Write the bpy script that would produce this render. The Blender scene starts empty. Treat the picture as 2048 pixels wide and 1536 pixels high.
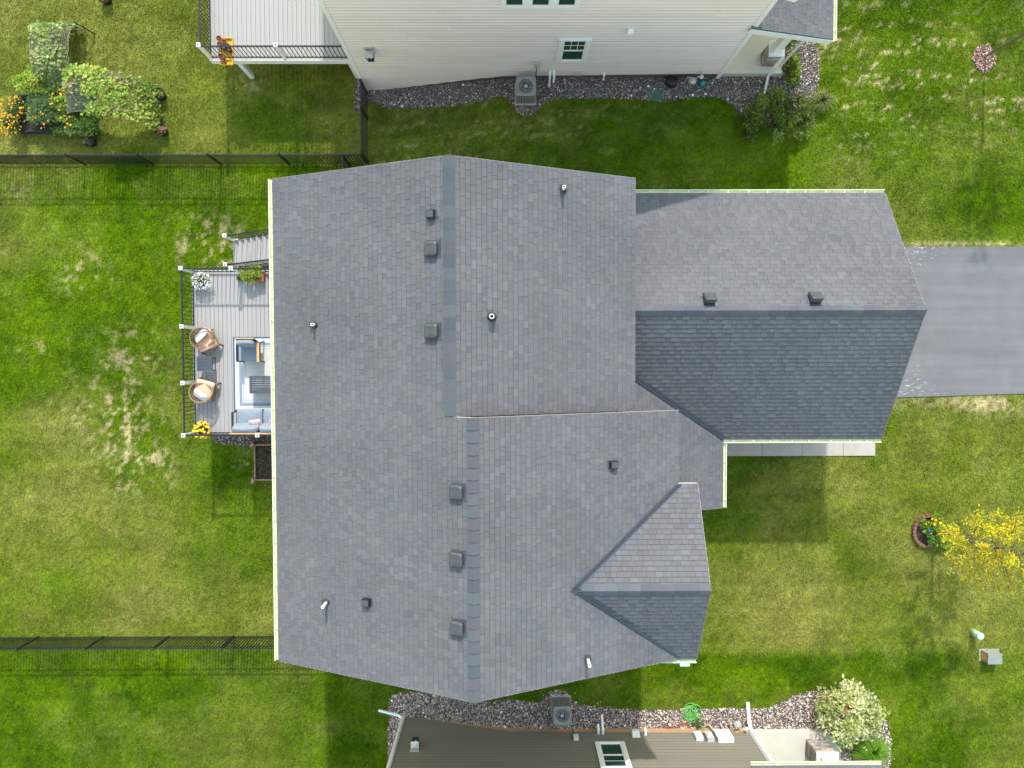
import bpy, math, random
import numpy as np
from mathutils import Vector, Matrix, Euler

random.seed(7)
rng = np.random.default_rng(11)
R = math.radians
scene = bpy.context.scene
col = scene.collection

# ------------------------------------------------------------------ camera, sky, sun, exposure
CAM_H = 25.5
FPX = 1400.0
CAM_ROT = Euler((R(-1.8), R(-0.3), R(-0.15)), 'XYZ')
cam_data = bpy.data.cameras.new('camera')
cam_data.sensor_width = 36.0
cam_data.lens = 36.0 * FPX / 2048.0
cam_data.clip_start = 0.1
cam_data.clip_end = 3000.0
cam = bpy.data.objects.new('camera', cam_data)
cam.location = (0, 0, CAM_H)
cam.rotation_euler = CAM_ROT
col.objects.link(cam)
scene.camera = cam

SUN_EL, SUN_AZ = 38.0, 3.0            # shadows fall towards the bottom of the picture
world = bpy.data.worlds.new('World')
scene.world = world
world.use_nodes = True
wn, wl = world.node_tree.nodes, world.node_tree.links
wn.clear()
wo = wn.new('ShaderNodeOutputWorld')
wb = wn.new('ShaderNodeBackground')
ws = wn.new('ShaderNodeTexSky')
ws.sky_type = 'NISHITA'
ws.sun_disc = False
ws.sun_elevation = R(SUN_EL)
ws.sun_rotation = R(SUN_AZ)
ws.air_density = 2.8
ws.dust_density = 1.0
ws.ozone_density = 1.0
wb.inputs['Strength'].default_value = 0.15
wl.new(ws.outputs[0], wb.inputs[0])
wl.new(wb.outputs[0], wo.inputs[0])

sd = bpy.data.lights.new('sun', 'SUN')
sd.energy = 2.0
sd.angle = R(1.2)
sd.color = (1.0, 0.965, 0.90)
sun = bpy.data.objects.new('sun', sd)
sun_dir = Vector((math.sin(R(SUN_AZ)) * math.cos(R(SUN_EL)), math.cos(R(SUN_AZ)) * math.cos(R(SUN_EL)), math.sin(R(SUN_EL))))
sun.rotation_euler = (-sun_dir).to_track_quat('-Z', 'Y').to_euler()
sun.location = (0, 20, 40)
col.objects.link(sun)

scene.view_settings.view_transform = 'Standard'
scene.view_settings.look = 'None'
scene.view_settings.gamma = 1.0
scene.view_settings.use_curve_mapping = False
scene.view_settings.exposure = 1.28

# ------------------------------------------------------------------ surveying helpers
_RM = np.array(CAM_ROT.to_matrix())
def W(px, py, z):
    """plan position of a point seen at (px,py) of the 2048x1536 survey photo, at height z"""
    d = _RM @ np.array([(px - 1024) / FPX, -(py - 768) / FPX, -1.0])
    k = (CAM_H - z) / -d[2]
    return float(d[0] * k), float(d[1] * k)
def W3(px, py, z):
    x, y = W(px, py, z)
    return (x, y, z)
def PIX(x, y, z):
    p = np.stack([x, y, z - CAM_H], -1) @ _RM
    return 1024 + p[..., 0] / -p[..., 2] * FPX, 768 - p[..., 1] / -p[..., 2] * FPX

def sstep(t):
    t = np.clip(t, 0, 1)
    return t * t * (3 - 2 * t)
def G(x):
    """grade: back yards lie 1.2 m below the street side"""
    return -1.2 * (1 - sstep((np.asarray(x, float) + 6.3) / 7.8))
def g(x):
    return float(G(x))

def lattice(seed):
    return np.random.default_rng(seed).random((256, 256))
_LAT = {}
def vnoise(x, y, sx, sy, seed):
    if seed not in _LAT: _LAT[seed] = lattice(seed)
    L = _LAT[seed]
    u = np.asarray(x) / sx + 1000.37; v = np.asarray(y) / sy + 1000.71
    i = np.floor(u).astype(int); j = np.floor(v).astype(int)
    fu = u - i; fv = v - j
    fu = fu * fu * (3 - 2 * fu); fv = fv * fv * (3 - 2 * fv)
    i0, i1, j0, j1 = i % 256, (i + 1) % 256, j % 256, (j + 1) % 256
    return (L[i0, j0] * (1 - fu) * (1 - fv) + L[i1, j0] * fu * (1 - fv) + L[i0, j1] * (1 - fu) * fv + L[i1, j1] * fu * fv)
def fbm(x, y, s, seed, oct=3):
    a, t, r = 1.0, 0.0, 0.0
    for k in range(oct):
        r = r + a * vnoise(x, y, s / 2 ** k, s / 2 ** k, seed + k); t += a; a *= 0.55
    return r / t
def inpoly(x, y, poly):
    x = np.asarray(x); y = np.asarray(y)
    r = np.zeros(x.shape, bool)
    n = len(poly)
    for i in range(n):
        x1, y1 = poly[i]; x2, y2 = poly[(i + 1) % n]
        if y1 == y2: continue
        c = ((y1 > y) != (y2 > y)) & (x < (x2 - x1) * (y - y1) / (y2 - y1) + x1)
        r ^= c
    return r
def smooth_poly(pts, it=2):
    for _ in range(it):
        q = []
        n = len(pts)
        for i in range(n):
            a, b = pts[i], pts[(i + 1) % n]
            q.append((a[0] * .75 + b[0] * .25, a[1] * .75 + b[1] * .25))
            q.append((a[0] * .25 + b[0] * .75, a[1] * .25 + b[1] * .75))
        pts = q
    return pts

# ------------------------------------------------------------------ mesh helpers
class MB:
    def __init__(s): s.v = []; s.f = []; s.c = []
    def add(s, vs, fs, c=None):
        o = len(s.v); s.v += [tuple(map(float, p)) for p in vs]
        for f in fs: s.f.append(tuple(i + o for i in f)); s.c.append(c)
        return s
    def box(s, x0, x1, y0, y1, z0, z1, c=None):
        return s.add([(x0, y0, z0), (x1, y0, z0), (x1, y1, z0), (x0, y1, z0), (x0, y0, z1), (x1, y0, z1), (x1, y1, z1), (x0, y1, z1)],
                     [(0, 3, 2, 1), (4, 5, 6, 7), (0, 1, 5, 4), (1, 2, 6, 5), (2, 3, 7, 6), (3, 0, 4, 7)], c)
    def cbox(s, cx, cy, z0, lx, ly, lz, c=None):
        return s.box(cx - lx / 2, cx + lx / 2, cy - ly / 2, cy + ly / 2, z0, z0 + lz, c)
    def beam(s, p, q, w, h, up=(0, 0, 1), c=None):
        p = Vector(p); q = Vector(q); d = (q - p).normalized(); u = Vector(up)
        if abs(d.dot(u)) > .98: u = Vector((0, 1, 0))
        r = d.cross(u).normalized() * (w / 2); t = r.cross(d).normalized() * (h / 2)
        vs = [p - r - t, p + r - t, p + r + t, p - r + t, q - r - t, q + r - t, q + r + t, q - r + t]
        return s.add(vs, [(0, 1, 2, 3), (7, 6, 5, 4), (0, 4, 5, 1), (1, 5, 6, 2), (2, 6, 7, 3), (3, 7, 4, 0)], c)
    def tube(s, pts, r, n=8, c=None):
        pts = [Vector(p) for p in pts]; rs = r if isinstance(r, (list, tuple)) else [r] * len(pts)
        vs = []; fs = []
        for i, p in enumerate(pts):
            d = (pts[min(i + 1, len(pts) - 1)] - pts[max(i - 1, 0)]).normalized()
            a = Vector((0, 0, 1)) if abs(d.z) < .9 else Vector((1, 0, 0))
            u = d.cross(a).normalized(); w = d.cross(u)
            for k in range(n):
                t = 2 * math.pi * k / n
                vs.append(p + (u * math.cos(t) + w * math.sin(t)) * rs[i])
        for i in range(len(pts) - 1):
            for k in range(n):
                k2 = (k + 1) % n
                fs.append((i * n + k, i * n + k2, (i + 1) * n + k2, (i + 1) * n + k))
        fs.append(tuple(range(n))); e = (len(pts) - 1) * n; fs.append(tuple(e + n - 1 - k for k in range(n)))
        return s.add(vs, fs, c)
    def lathe(s, prof, cx, cy, n=20, c=None, closed=True):
        vs = []; fs = []
        for (r, z) in prof:
            for k in range(n):
                t = 2 * math.pi * k / n; vs.append((cx + r * math.cos(t), cy + r * math.sin(t), z))
        for i in range(len(prof) - 1):
            for k in range(n):
                k2 = (k + 1) % n; fs.append((i * n + k, i * n + k2, (i + 1) * n + k2, (i + 1) * n + k))
        if closed:
            fs.append(tuple(range(n))[::-1]); e = (len(prof) - 1) * n; fs.append(tuple(e + k for k in range(n)))
        return s.add(vs, fs, c)
    def prism(s, poly, z0, z1, c=None):
        n = len(poly)
        z0 = z0 if isinstance(z0, (list, tuple)) else [z0] * n; z1 = z1 if isinstance(z1, (list, tuple)) else [z1] * n
        vs = [(p[0], p[1], z0[i]) for i, p in enumerate(poly)] + [(p[0], p[1], z1[i]) for i, p in enumerate(poly)]
        fs = [tuple(range(n))[::-1], tuple(range(n, 2 * n))] + [(i, (i + 1) % n, n + (i + 1) % n, n + i) for i in range(n)]
        return s.add(vs, fs, c)
    def slab(s, pts, t, c=None):
        """a 3-D polygon given thickness t straight down"""
        n = len(pts); vs = [tuple(p) for p in pts] + [(p[0], p[1], p[2] - t) for p in pts]
        return s.add(vs, [tuple(range(n)), tuple(range(n, 2 * n))[::-1]] + [(i, n + i, n + (i + 1) % n, (i + 1) % n) for i in range(n)], c)
    def cushion(s, c, l, M=None, p=4.0, nu=20, nv=10, colr=None, pz=2.2):
        """a soft box: superellipsoid, l = full sizes, M rotates it"""
        vs = []; fs = []
        def sp(a, e): return math.copysign(abs(a) ** (2 / e), a)
        for j in range(nv + 1):
            ph = -math.pi / 2 + math.pi * j / nv
            for i in range(nu):
                th = 2 * math.pi * i / nu
                cr = abs(math.cos(ph)) ** (2 / pz)
                q = Vector((sp(math.cos(th), p) * cr * l[0] / 2, sp(math.sin(th), p) * cr * l[1] / 2, sp(math.sin(ph), pz) * l[2] / 2))
                if M is not None: q = M @ q
                vs.append((q.x + c[0], q.y + c[1], q.z + c[2]))
        for j in range(nv):
            for i in range(nu):
                i2 = (i + 1) % nu; fs.append((j * nu + i, j * nu + i2, (j + 1) * nu + i2, (j + 1) * nu + i))
        return s.add(vs, fs, colr)
    def leaf(s, p, size, c, up=0.6, asp=.5):
        """one folded leaf: two triangles sharing a midrib"""
        a = random.uniform(0, 6.283); tilt = random.uniform(-.9, .9) * (1 - up) + random.uniform(-.3, .3)
        d = Vector((math.cos(a), math.sin(a), tilt)).normalized(); u = Vector((-math.sin(a), math.cos(a), random.uniform(-.7, .7) * (1.2 - up))).normalized()
        p = Vector(p); n = d.cross(u) * size * .12
        L = d * size; w = u * size * asp * .5
        return s.add([p, p + L * .5 + w + n, p + L, p + L * .5 - w + n], [(0, 1, 2), (0, 2, 3)], c)
    def xf(s, rz=0, loc=(0, 0, 0)):
        cz, sz = math.cos(rz), math.sin(rz)
        s.v = [(x * cz - y * sz + loc[0], x * sz + y * cz + loc[1], z + loc[2]) for x, y, z in s.v]
        return s
    def mesh(s, name, origin, mat, smooth=False):
        me = bpy.data.meshes.new(name)
        me.from_pydata([(x - origin[0], y - origin[1], z - origin[2]) for x, y, z in s.v], [], s.f)
        if any(c is not None for c in s.c):
            at = me.color_attributes.new('Col', 'FLOAT_COLOR', 'CORNER')
            buf = []
            for f, c in zip(s.f, s.c):
                c = c or (1, 1, 1)
                for _ in f: buf += [c[0], c[1], c[2], 1.0]
            at.data.foreach_set('color', buf)
        if mat: me.materials.append(mat)
        if smooth: me.polygons.foreach_set('use_smooth', [True] * len(me.polygons))
        me.update()
        return me

ORG = {}
def tag(o, label=None, cat=None, group=None, kind=None):
    if label: o['label'] = label
    if cat: o['category'] = cat
    if group: o['group'] = group
    if kind: o['kind'] = kind
    return o
def place(o, origin, parent):
    col.objects.link(o)
    ORG[o.name] = Vector(origin)
    if parent is not None:
        o.parent = parent
        o.location = Vector(origin) - ORG[parent.name]
    else:
        o.location = origin
    return o
def thing(name, loc, label, cat, group=None):
    o = bpy.data.objects.new(name, None)
    o.empty_display_size = .2
    place(o, loc, None)
    return tag(o, label, cat, group)
def mk(name, mb, mat, parent=None, smooth=False, origin=None, **kw):
    if origin is None:
        a = np.array(mb.v); lo, hi = a.min(0), a.max(0)
        origin = ((lo[0] + hi[0]) / 2, (lo[1] + hi[1]) / 2, lo[2])
    o = bpy.data.objects.new(name, mb.mesh(name, origin, mat, smooth))
    place(o, origin, parent)
    tag(o, **kw)
    return o
def inst(name, me, loc, parent, rz=0.0, scale=None):
    o = bpy.data.objects.new(name, me)
    place(o, loc, parent)
    o.rotation_euler = (0, 0, rz)
    if scale: o.scale = scale
    return o
def fastmesh(name, V, F, C, mat):
    """numpy mesh: V (n,3), F (m,k) same-size faces, C (n,3) point colours"""
    me = bpy.data.meshes.new(name)
    m, k = F.shape
    me.vertices.add(len(V)); me.loops.add(m * k); me.polygons.add(m)
    me.vertices.foreach_set('co', np.ascontiguousarray(V, np.float32).ravel())
    me.loops.foreach_set('vertex_index', np.ascontiguousarray(F, np.int32).ravel())
    me.polygons.foreach_set('loop_start', np.arange(0, m * k, k, dtype=np.int32))
    if C is not None:
        at = me.color_attributes.new('Col', 'FLOAT_COLOR', 'POINT')
        at.data.foreach_set('color', np.concatenate([C, np.ones((len(C), 1))], 1).astype(np.float32).ravel())
    me.materials.append(mat)
    me.update(calc_edges=True)
    return me

# ------------------------------------------------------------------ materials
MATS = {}
def mat(name, c, rough=.6, var=.12, scale=8.0, bump=0.0, bscale=None, metal=0.0, spec=.4, attr=False, stretch=(1, 1, 1), detail=4.0, trans=0.0, coords='Object', big=0.0, bigscale=.35):
    """principled surface with uneven colour and optional fine relief"""
    if name in MATS: return MATS[name]
    m = bpy.data.materials.new(name); m.use_nodes = True
    nt = m.node_tree; N, L = nt.nodes, nt.links
    b = N['Principled BSDF']
    b.inputs['Roughness'].default_value = rough
    b.inputs['Metallic'].default_value = metal
    b.inputs['Specular IOR Level'].default_value = spec
    tc = N.new('ShaderNodeTexCoord'); mp = N.new('ShaderNodeMapping'); mp.inputs['Scale'].default_value = stretch
    if coords == 'World':
        ge = N.new('ShaderNodeNewGeometry'); L.new(ge.outputs['Position'], mp.inputs[0])
    else:
        L.new(tc.outputs['Object'], mp.inputs[0])
    nz = N.new('ShaderNodeTexNoise'); nz.inputs['Scale'].default_value = scale; nz.inputs['Detail'].default_value = detail
    nz.inputs['Roughness'].default_value = .65
    L.new(mp.outputs[0], nz.inputs['Vector'])
    rmp = N.new('ShaderNodeMapRange'); rmp.inputs[1].default_value = .25; rmp.inputs[2].default_value = .75
    rmp.inputs[3].default_value = 1 - var; rmp.inputs[4].default_value = 1 + var
    L.new(nz.outputs['Fac'], rmp.inputs[0])
    mx = N.new('ShaderNodeMix'); mx.data_type = 'RGBA'; mx.blend_type = 'MULTIPLY'; mx.inputs[0].default_value = 1.0
    L.new(rmp.outputs[0], mx.inputs[7])
    if attr:
        at = N.new('ShaderNodeAttribute'); at.attribute_name = 'Col'; L.new(at.outputs['Color'], mx.inputs[6])
    else:
        mx.inputs[6].default_value = (*c, 1)
    res = mx.outputs[2]
    if big:                             # slow fading over metres
        ge2 = N.new('ShaderNodeNewGeometry'); n3 = N.new('ShaderNodeTexNoise'); n3.inputs['Scale'].default_value = bigscale; n3.inputs['Detail'].default_value = 5; n3.inputs['Roughness'].default_value = .6
        L.new(ge2.outputs['Position'], n3.inputs['Vector'])
        r3 = N.new('ShaderNodeMapRange'); r3.inputs[1].default_value = .3; r3.inputs[2].default_value = .7; r3.inputs[3].default_value = 1 - big; r3.inputs[4].default_value = 1 + big
        L.new(n3.outputs['Fac'], r3.inputs[0])
        m3 = N.new('ShaderNodeMix'); m3.data_type = 'RGBA'; m3.blend_type = 'MULTIPLY'; m3.inputs[0].default_value = 1.0
        L.new(res, m3.inputs[6]); L.new(r3.outputs[0], m3.inputs[7]); res = m3.outputs[2]
    L.new(res, b.inputs['Base Color'])
    if bump:
        n2 = N.new('ShaderNodeTexNoise'); n2.inputs['Scale'].default_value = bscale or scale * 4; n2.inputs['Detail'].default_value = 3
        L.new(mp.outputs[0], n2.inputs['Vector'])
        bp = N.new('ShaderNodeBump'); bp.inputs['Strength'].default_value = bump; bp.inputs['Distance'].default_value = .02
        L.new(n2.outputs['Fac'], bp.inputs['Height']); L.new(bp.outputs[0], b.inputs['Normal'])
    if trans:
        tr = N.new('ShaderNodeBsdfTranslucent'); L.new(mx.outputs[2], tr.inputs['Color'])
        ms = N.new('ShaderNodeMixShader'); ms.inputs[0].default_value = trans
        out = N['Material Output']
        L.new(b.outputs[0], ms.inputs[1]); L.new(tr.outputs[0], ms.inputs[2]); L.new(ms.outputs[0], out.inputs[0])
    MATS[name] = m
    return m

M_shingle = mat('asphalt_shingle', (1, 1, 1), .92, .16, 60, .25, 260, attr=True, spec=.25, coords='World', big=.10, bigscale=.45)
M_under = mat('roof_underlay', (.035, .037, .04), .95)
M_cap = mat('ridge_cap_shingle', (1, 1, 1), .92, .14, 30, .25, 220, attr=True, spec=.25, coords='World')
M_flash = mat('valley_metal', (.052, .062, .085), .5, .1, 5, metal=.2)
M_ventblk = mat('vent_plastic', (.05, .055, .065), .5, .25, 6, spec=.5)
M_ventgry = mat('vent_weathered', (.060, .065, .078), .5, .25, 9, spec=.5)
M_black = mat('black_metal', (.012, .013, .018), .42, .15, 10, spec=.5)
M_rubber = mat('rubber_boot', (.04, .042, .05), .7)
M_white = mat('white_paint', (.8, .8, .8), .5, .04, 3)
M_pvc = mat('white_pvc', (.82, .83, .82), .45, .04, 6)
M_gutter = mat('gutter_white', (.82, .82, .78), .45, .05, 2)
M_gutin = mat('gutter_pollen', (.66, .69, .40), .7, .2, 3, stretch=(1, 1, 1))
M_fascia = mat('fascia_trim', (.55, .53, .5), .6, .05, 3)
M_wallmain = mat('grey_siding', (.4, .41, .42), .6, .05, 2)
M_siding = mat('cream_siding', (.66, .63, .575), .55, .04, 1.2, stretch=(.6, 1, 4))
M_sidboard = mat('lap_siding', (1, 1, 1), .55, .04, 1.2, stretch=(.6, 1, 4), attr=True, coords='World')
M_sidtaupe = mat('taupe_siding', (.235, .215, .185), .55, .06, 1.2, stretch=(.6, 1, 4))
M_found = mat('brown_skirt', (.115, .075, .055), .85, .2, 2.5, .1)
M_foundtan = mat('tan_skirt', (.40, .25, .15), .85, .2, 2.5, .1)
M_deck = mat('composite_deck', (.345, .325, .33), .7, .1, 2.2, .06, 30, stretch=(9, .5, 1))
M_deckn = mat('composite_deck_warm', (.345, .335, .325), .7, .1, 2.2, .06, 30, stretch=(9, .5, 1))
M_conc = mat('concrete', (.40, .36, .325), .85, .1, 2.5, .1, 40)
M_stoop = mat('stoop_concrete', (.55, .52, .455), .85, .06, 1.4, .05, 40)
M_glass = mat('window_glass', (.022, .055, .048), .06, .3, 1.2, spec=.8)
M_wicker = mat('wicker', (.26, .18, .105), .7, .4, 60, .6, 80)
M_peach = mat('peach_fabric', (.72, .42, .29), .9, .06, 12, .1, 90)
M_pillow = mat('pillow_fabric', (1, 1, 1), .9, .05, 12, .05, 90, attr=True)
M_blue = mat('blue_cushion', (.215, .255, .315), .9, .12, 9, .15, 60)
M_wood = mat('acacia_wood', (.55, .34, .17), .55, .25, 6, stretch=(1, 8, 1))
M_table = mat('charcoal_table', (.065, .075, .095), .5, .15, 8)
M_cedar = mat('cedar_board', (.36, .21, .15), .8, .25, 5, .15, 40)
M_soil = mat('garden_soil', (.05, .035, .025), .95, .8, 14, .8, 30)
M_terra = mat('terracotta', (.42, .16, .08), .8, .2, 12)
M_plasticblk = mat('nursery_pot', (.02, .02, .022), .5, .2, 8)
M_fabricbed = mat('fabric_bed', (.025, .045, .045), .9, .3, 12)
M_leaf = mat('foliage', (1, 1, 1), .55, .15, 18, attr=True, spec=.25, trans=.25)
M_bark = mat('tree_bark', (.13, .10, .08), .9, .35, 16, .4, 50)
M_wire = mat('galvanised_wire', (.20, .225, .22), .5, .1, 10, metal=.3)
M_yellow = mat('yellow_plastic', (.75, .42, .012), .45, .06, 5)
M_acgrey = mat('ac_cabinet', (.25, .25, .245), .5, .06, 5)
M_acdark = mat('ac_dark', (.03, .035, .04), .5, .2, 5)
M_metalfan = mat('fan_metal', (.5, .51, .53), .45, .12, 6)
M_boxgrey = mat('utility_grey', (.42, .43, .43), .5, .06, 6)
M_boxlight = mat('utility_light', (.66, .68, .66), .5, .05, 6)
M_hose = mat('green_hose', (.13, .40, .09), .4, .1, 8)
M_greenlid = mat('valve_lid', (.05, .13, .08), .6, .2, 8)
M_teal = mat('teal_plastic', (.02, .3, .27), .45, .1, 5)
M_mint = mat('mint_plastic', (.45, .62, .52), .5, .06, 5)
M_stonev = mat('stone_veneer', (1, 1, 1), .85, .2, 14, .3, 40, attr=True)
M_brick = mat('edging_brick', (.20, .095, .07), .85, .3, 18, .3, 60)
M_mulch = mat('pink_gravel', (.32, .24, .22), .95, .7, 40, .6, 70)
M_print = mat('printed_fabric', (1, 1, 1), .9, .05, 10, .1, 120, attr=True)
M_bluedot = mat('blue_glass', (.01, .06, .5), .15)
M_red = mat('red_leaf', (.5, .06, .03), .7)
M_gravel = mat('gravel_bed', (.09, .08, .075), .95, .6, 30, .6, 60, coords='World')
M_stone = mat('gravel_stones', (1, 1, 1), .8, .2, 30, attr=True, coords='World')
M_grass = mat('lawn_blades', (1, 1, 1), .8, .18, 1.7, attr=True, spec=.06, trans=.2, coords='World')
M_ground = mat('lawn_soil', (1, 1, 1), .95, .35, 16, .7, 45, attr=True, spec=.05, coords='World')

def asphalt():
    m = mat('driveway_asphalt', (.147, .146, .160), .75, .09, .9, .12, 160, coords='World', spec=.35, big=.10, bigscale=.6)
    nt = m.node_tree; N, L = nt.nodes, nt.links
    b = N['Principled BSDF']; old = b.inputs['Base Color'].links[0].from_socket
    ge = N.new('ShaderNodeNewGeometry')
    # pale flakes of worn sealer: gathered near the garage, at both edges of the drive
    mp = N.new('ShaderNodeMapping'); mp.inputs['Scale'].default_value = (4.5, 13, 1); L.new(ge.outputs['Position'], mp.inputs[0])
    n1 = N.new('ShaderNodeTexNoise'); n1.inputs['Scale'].default_value = 1.0; n1.inputs['Detail'].default_value = 6; n1.inputs['Roughness'].default_value = .75
    L.new(mp.outputs[0], n1.inputs['Vector'])
    sx = N.new('ShaderNodeSeparateXYZ'); L.new(ge.outputs['Position'], sx.inputs[0])
    def rng_(sock, a, b_, c, d):
        r = N.new('ShaderNodeMapRange'); r.inputs[1].default_value = a; r.inputs[2].default_value = b_; r.inputs[3].default_value = c; r.inputs[4].default_value = d
        L.new(sock, r.inputs[0]); return r.outputs[0]
    def mth(op, a, b_):
        q = N.new('ShaderNodeMath'); q.operation = op
        for i, s in enumerate((a, b_)):
            if isinstance(s, (int, float)): q.inputs[i].default_value = s
            else: L.new(s, q.inputs[i])
        return q.outputs[0]
    xf = rng_(sx.outputs[0], 15.0, 18.2, .13, -.03)
    yc = mth('ABSOLUTE', mth('SUBTRACT', sx.outputs[1], 1.45), 0)
    yf = rng_(yc, 1.1, 2.4, -.08, .04)
    t = mth('ADD', mth('ADD', n1.outputs['Fac'], xf), yf)
    fl = rng_(t, .73, .80, 0, .7)
    mp2 = N.new('ShaderNodeMapping'); mp2.inputs['Scale'].default_value = (.10, 2.6, 1); L.new(ge.outputs['Position'], mp2.inputs[0])
    n5 = N.new('ShaderNodeTexNoise'); n5.inputs['Scale'].default_value = 1.0; n5.inputs['Detail'].default_value = 4; L.new(mp2.outputs[0], n5.inputs['Vector'])
    tyre = rng_(n5.outputs['Fac'], .35, .65, .91, 1.07)
    vo = N.new('ShaderNodeTexVoronoi'); vo.feature = 'DISTANCE_TO_EDGE'; vo.inputs['Scale'].default_value = .33
    wp = N.new('ShaderNodeTexNoise'); wp.inputs['Scale'].default_value = 1.3; wp.inputs['Detail'].default_value = 5; L.new(ge.outputs['Position'], wp.inputs['Vector'])
    va = N.new('ShaderNodeVectorMath'); va.operation = 'ADD'; L.new(ge.outputs['Position'], va.inputs[0]); L.new(wp.outputs['Color'], va.inputs[1]); L.new(va.outputs[0], vo.inputs['Vector'])
    crack = rng_(vo.outputs['Distance'], .0, .004, .94, 1.0)
    tm = N.new('ShaderNodeMix'); tm.data_type = 'RGBA'; tm.blend_type = 'MULTIPLY'; tm.inputs[0].default_value = 1.0
    L.new(old, tm.inputs[6]); L.new(mth('MULTIPLY', tyre, crack), tm.inputs[7]); old = tm.outputs[2]
    mx = N.new('ShaderNodeMix'); mx.data_type = 'RGBA'; mx.inputs[7].default_value = (.62, .63, .64, 1)
    L.new(fl, mx.inputs[0]); L.new(old, mx.inputs[6]); L.new(mx.outputs[2], b.inputs['Base Color'])
    return m
M_asphalt = asphalt()

# ------------------------------------------------------------------ the ground
WALL_N, WALL_S = 10.2, -13.57
GRAVEL_N = smooth_poly([W(*p, g(W(p[0], p[1], -.5)[0])) for p in [
    (712, 150), (737, 150), (760, 150), (1000, 130), (1430, 130), (1545, 130), (1592, 78), (1632, 84), (1640, 130), (1636, 175), (1612, 212), (1570, 235),
    (1530, 250), (1500, 243), (1474, 224), (1452, 200), (1420, 192), (1370, 196), (1320, 205), (1280, 198), (1200, 196), (1110, 197),
    (1084, 208), (1070, 226), (1052, 234), (1034, 226), (1024, 208), (1008, 193), (985, 196), (950, 206), (880, 213), (800, 218), (775, 218), (757, 207),
    (735, 200), (712, 232), (708, 200)]], 2)
GRAVEL_S = smooth_poly([W(*p, g(W(p[0], p[1], -.5)[0])) for p in [
    (776, 1540), (776, 1470), (779, 1420), (780, 1394), (792, 1385), (830, 1384), (900, 1390), (960, 1404), (1020, 1398), (1074, 1405), (1088, 1398), (1097, 1383),
    (1116, 1378), (1134, 1384), (1144, 1402), (1165, 1410), (1240, 1417), (1320, 1421), (1380, 1416), (1450, 1416), (1530, 1417), (1556, 1408),
    (1596, 1386), (1660, 1377), (1722, 1384), (1762, 1420), (1783, 1470), (1778, 1560), (1640, 1560), (1640, 1480), (1500, 1480), (1200, 1490), (860, 1470), (820, 1440), (800, 1540)]], 2)
GRAVEL_D = smooth_poly([W(*p, -1.2) for p in [(425, 882), (428, 868), (560, 862), (640, 862), (640, 915), (545, 898), (500, 892), (450, 890)]], 1)
DRIVE = [(11.55, 4.14), (60, 4.14), (60, -1.22), (18.9, -1.20), (14.3, -1.33), (11.55, -1.36)]
HOUSE_FP = [(-6.1, 4.6), (3.1, 4.6), (3.1, 4.9), (11.5, 4.9), (11.5, -2.05), (4.4, -2.05), (4.4, -8.0), (-6.1, -8.0)]
N_FP = [(-5.25, WALL_N), (7.5, WALL_N), (9.9, WALL_N), (9.9, 30), (-5.25, 30)]
S_FP = [(-4.05, WALL_S), (12.2, WALL_S), (12.2, -30), (-4.05, -30)]
SLABS = [(6.4, -2.0), (13.42, -2.0), (13.42, -3.46), (6.4, -3.46)]
RING1 = W(1857, 1062, .05); RING2 = W(1968, 116, .03)

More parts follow.
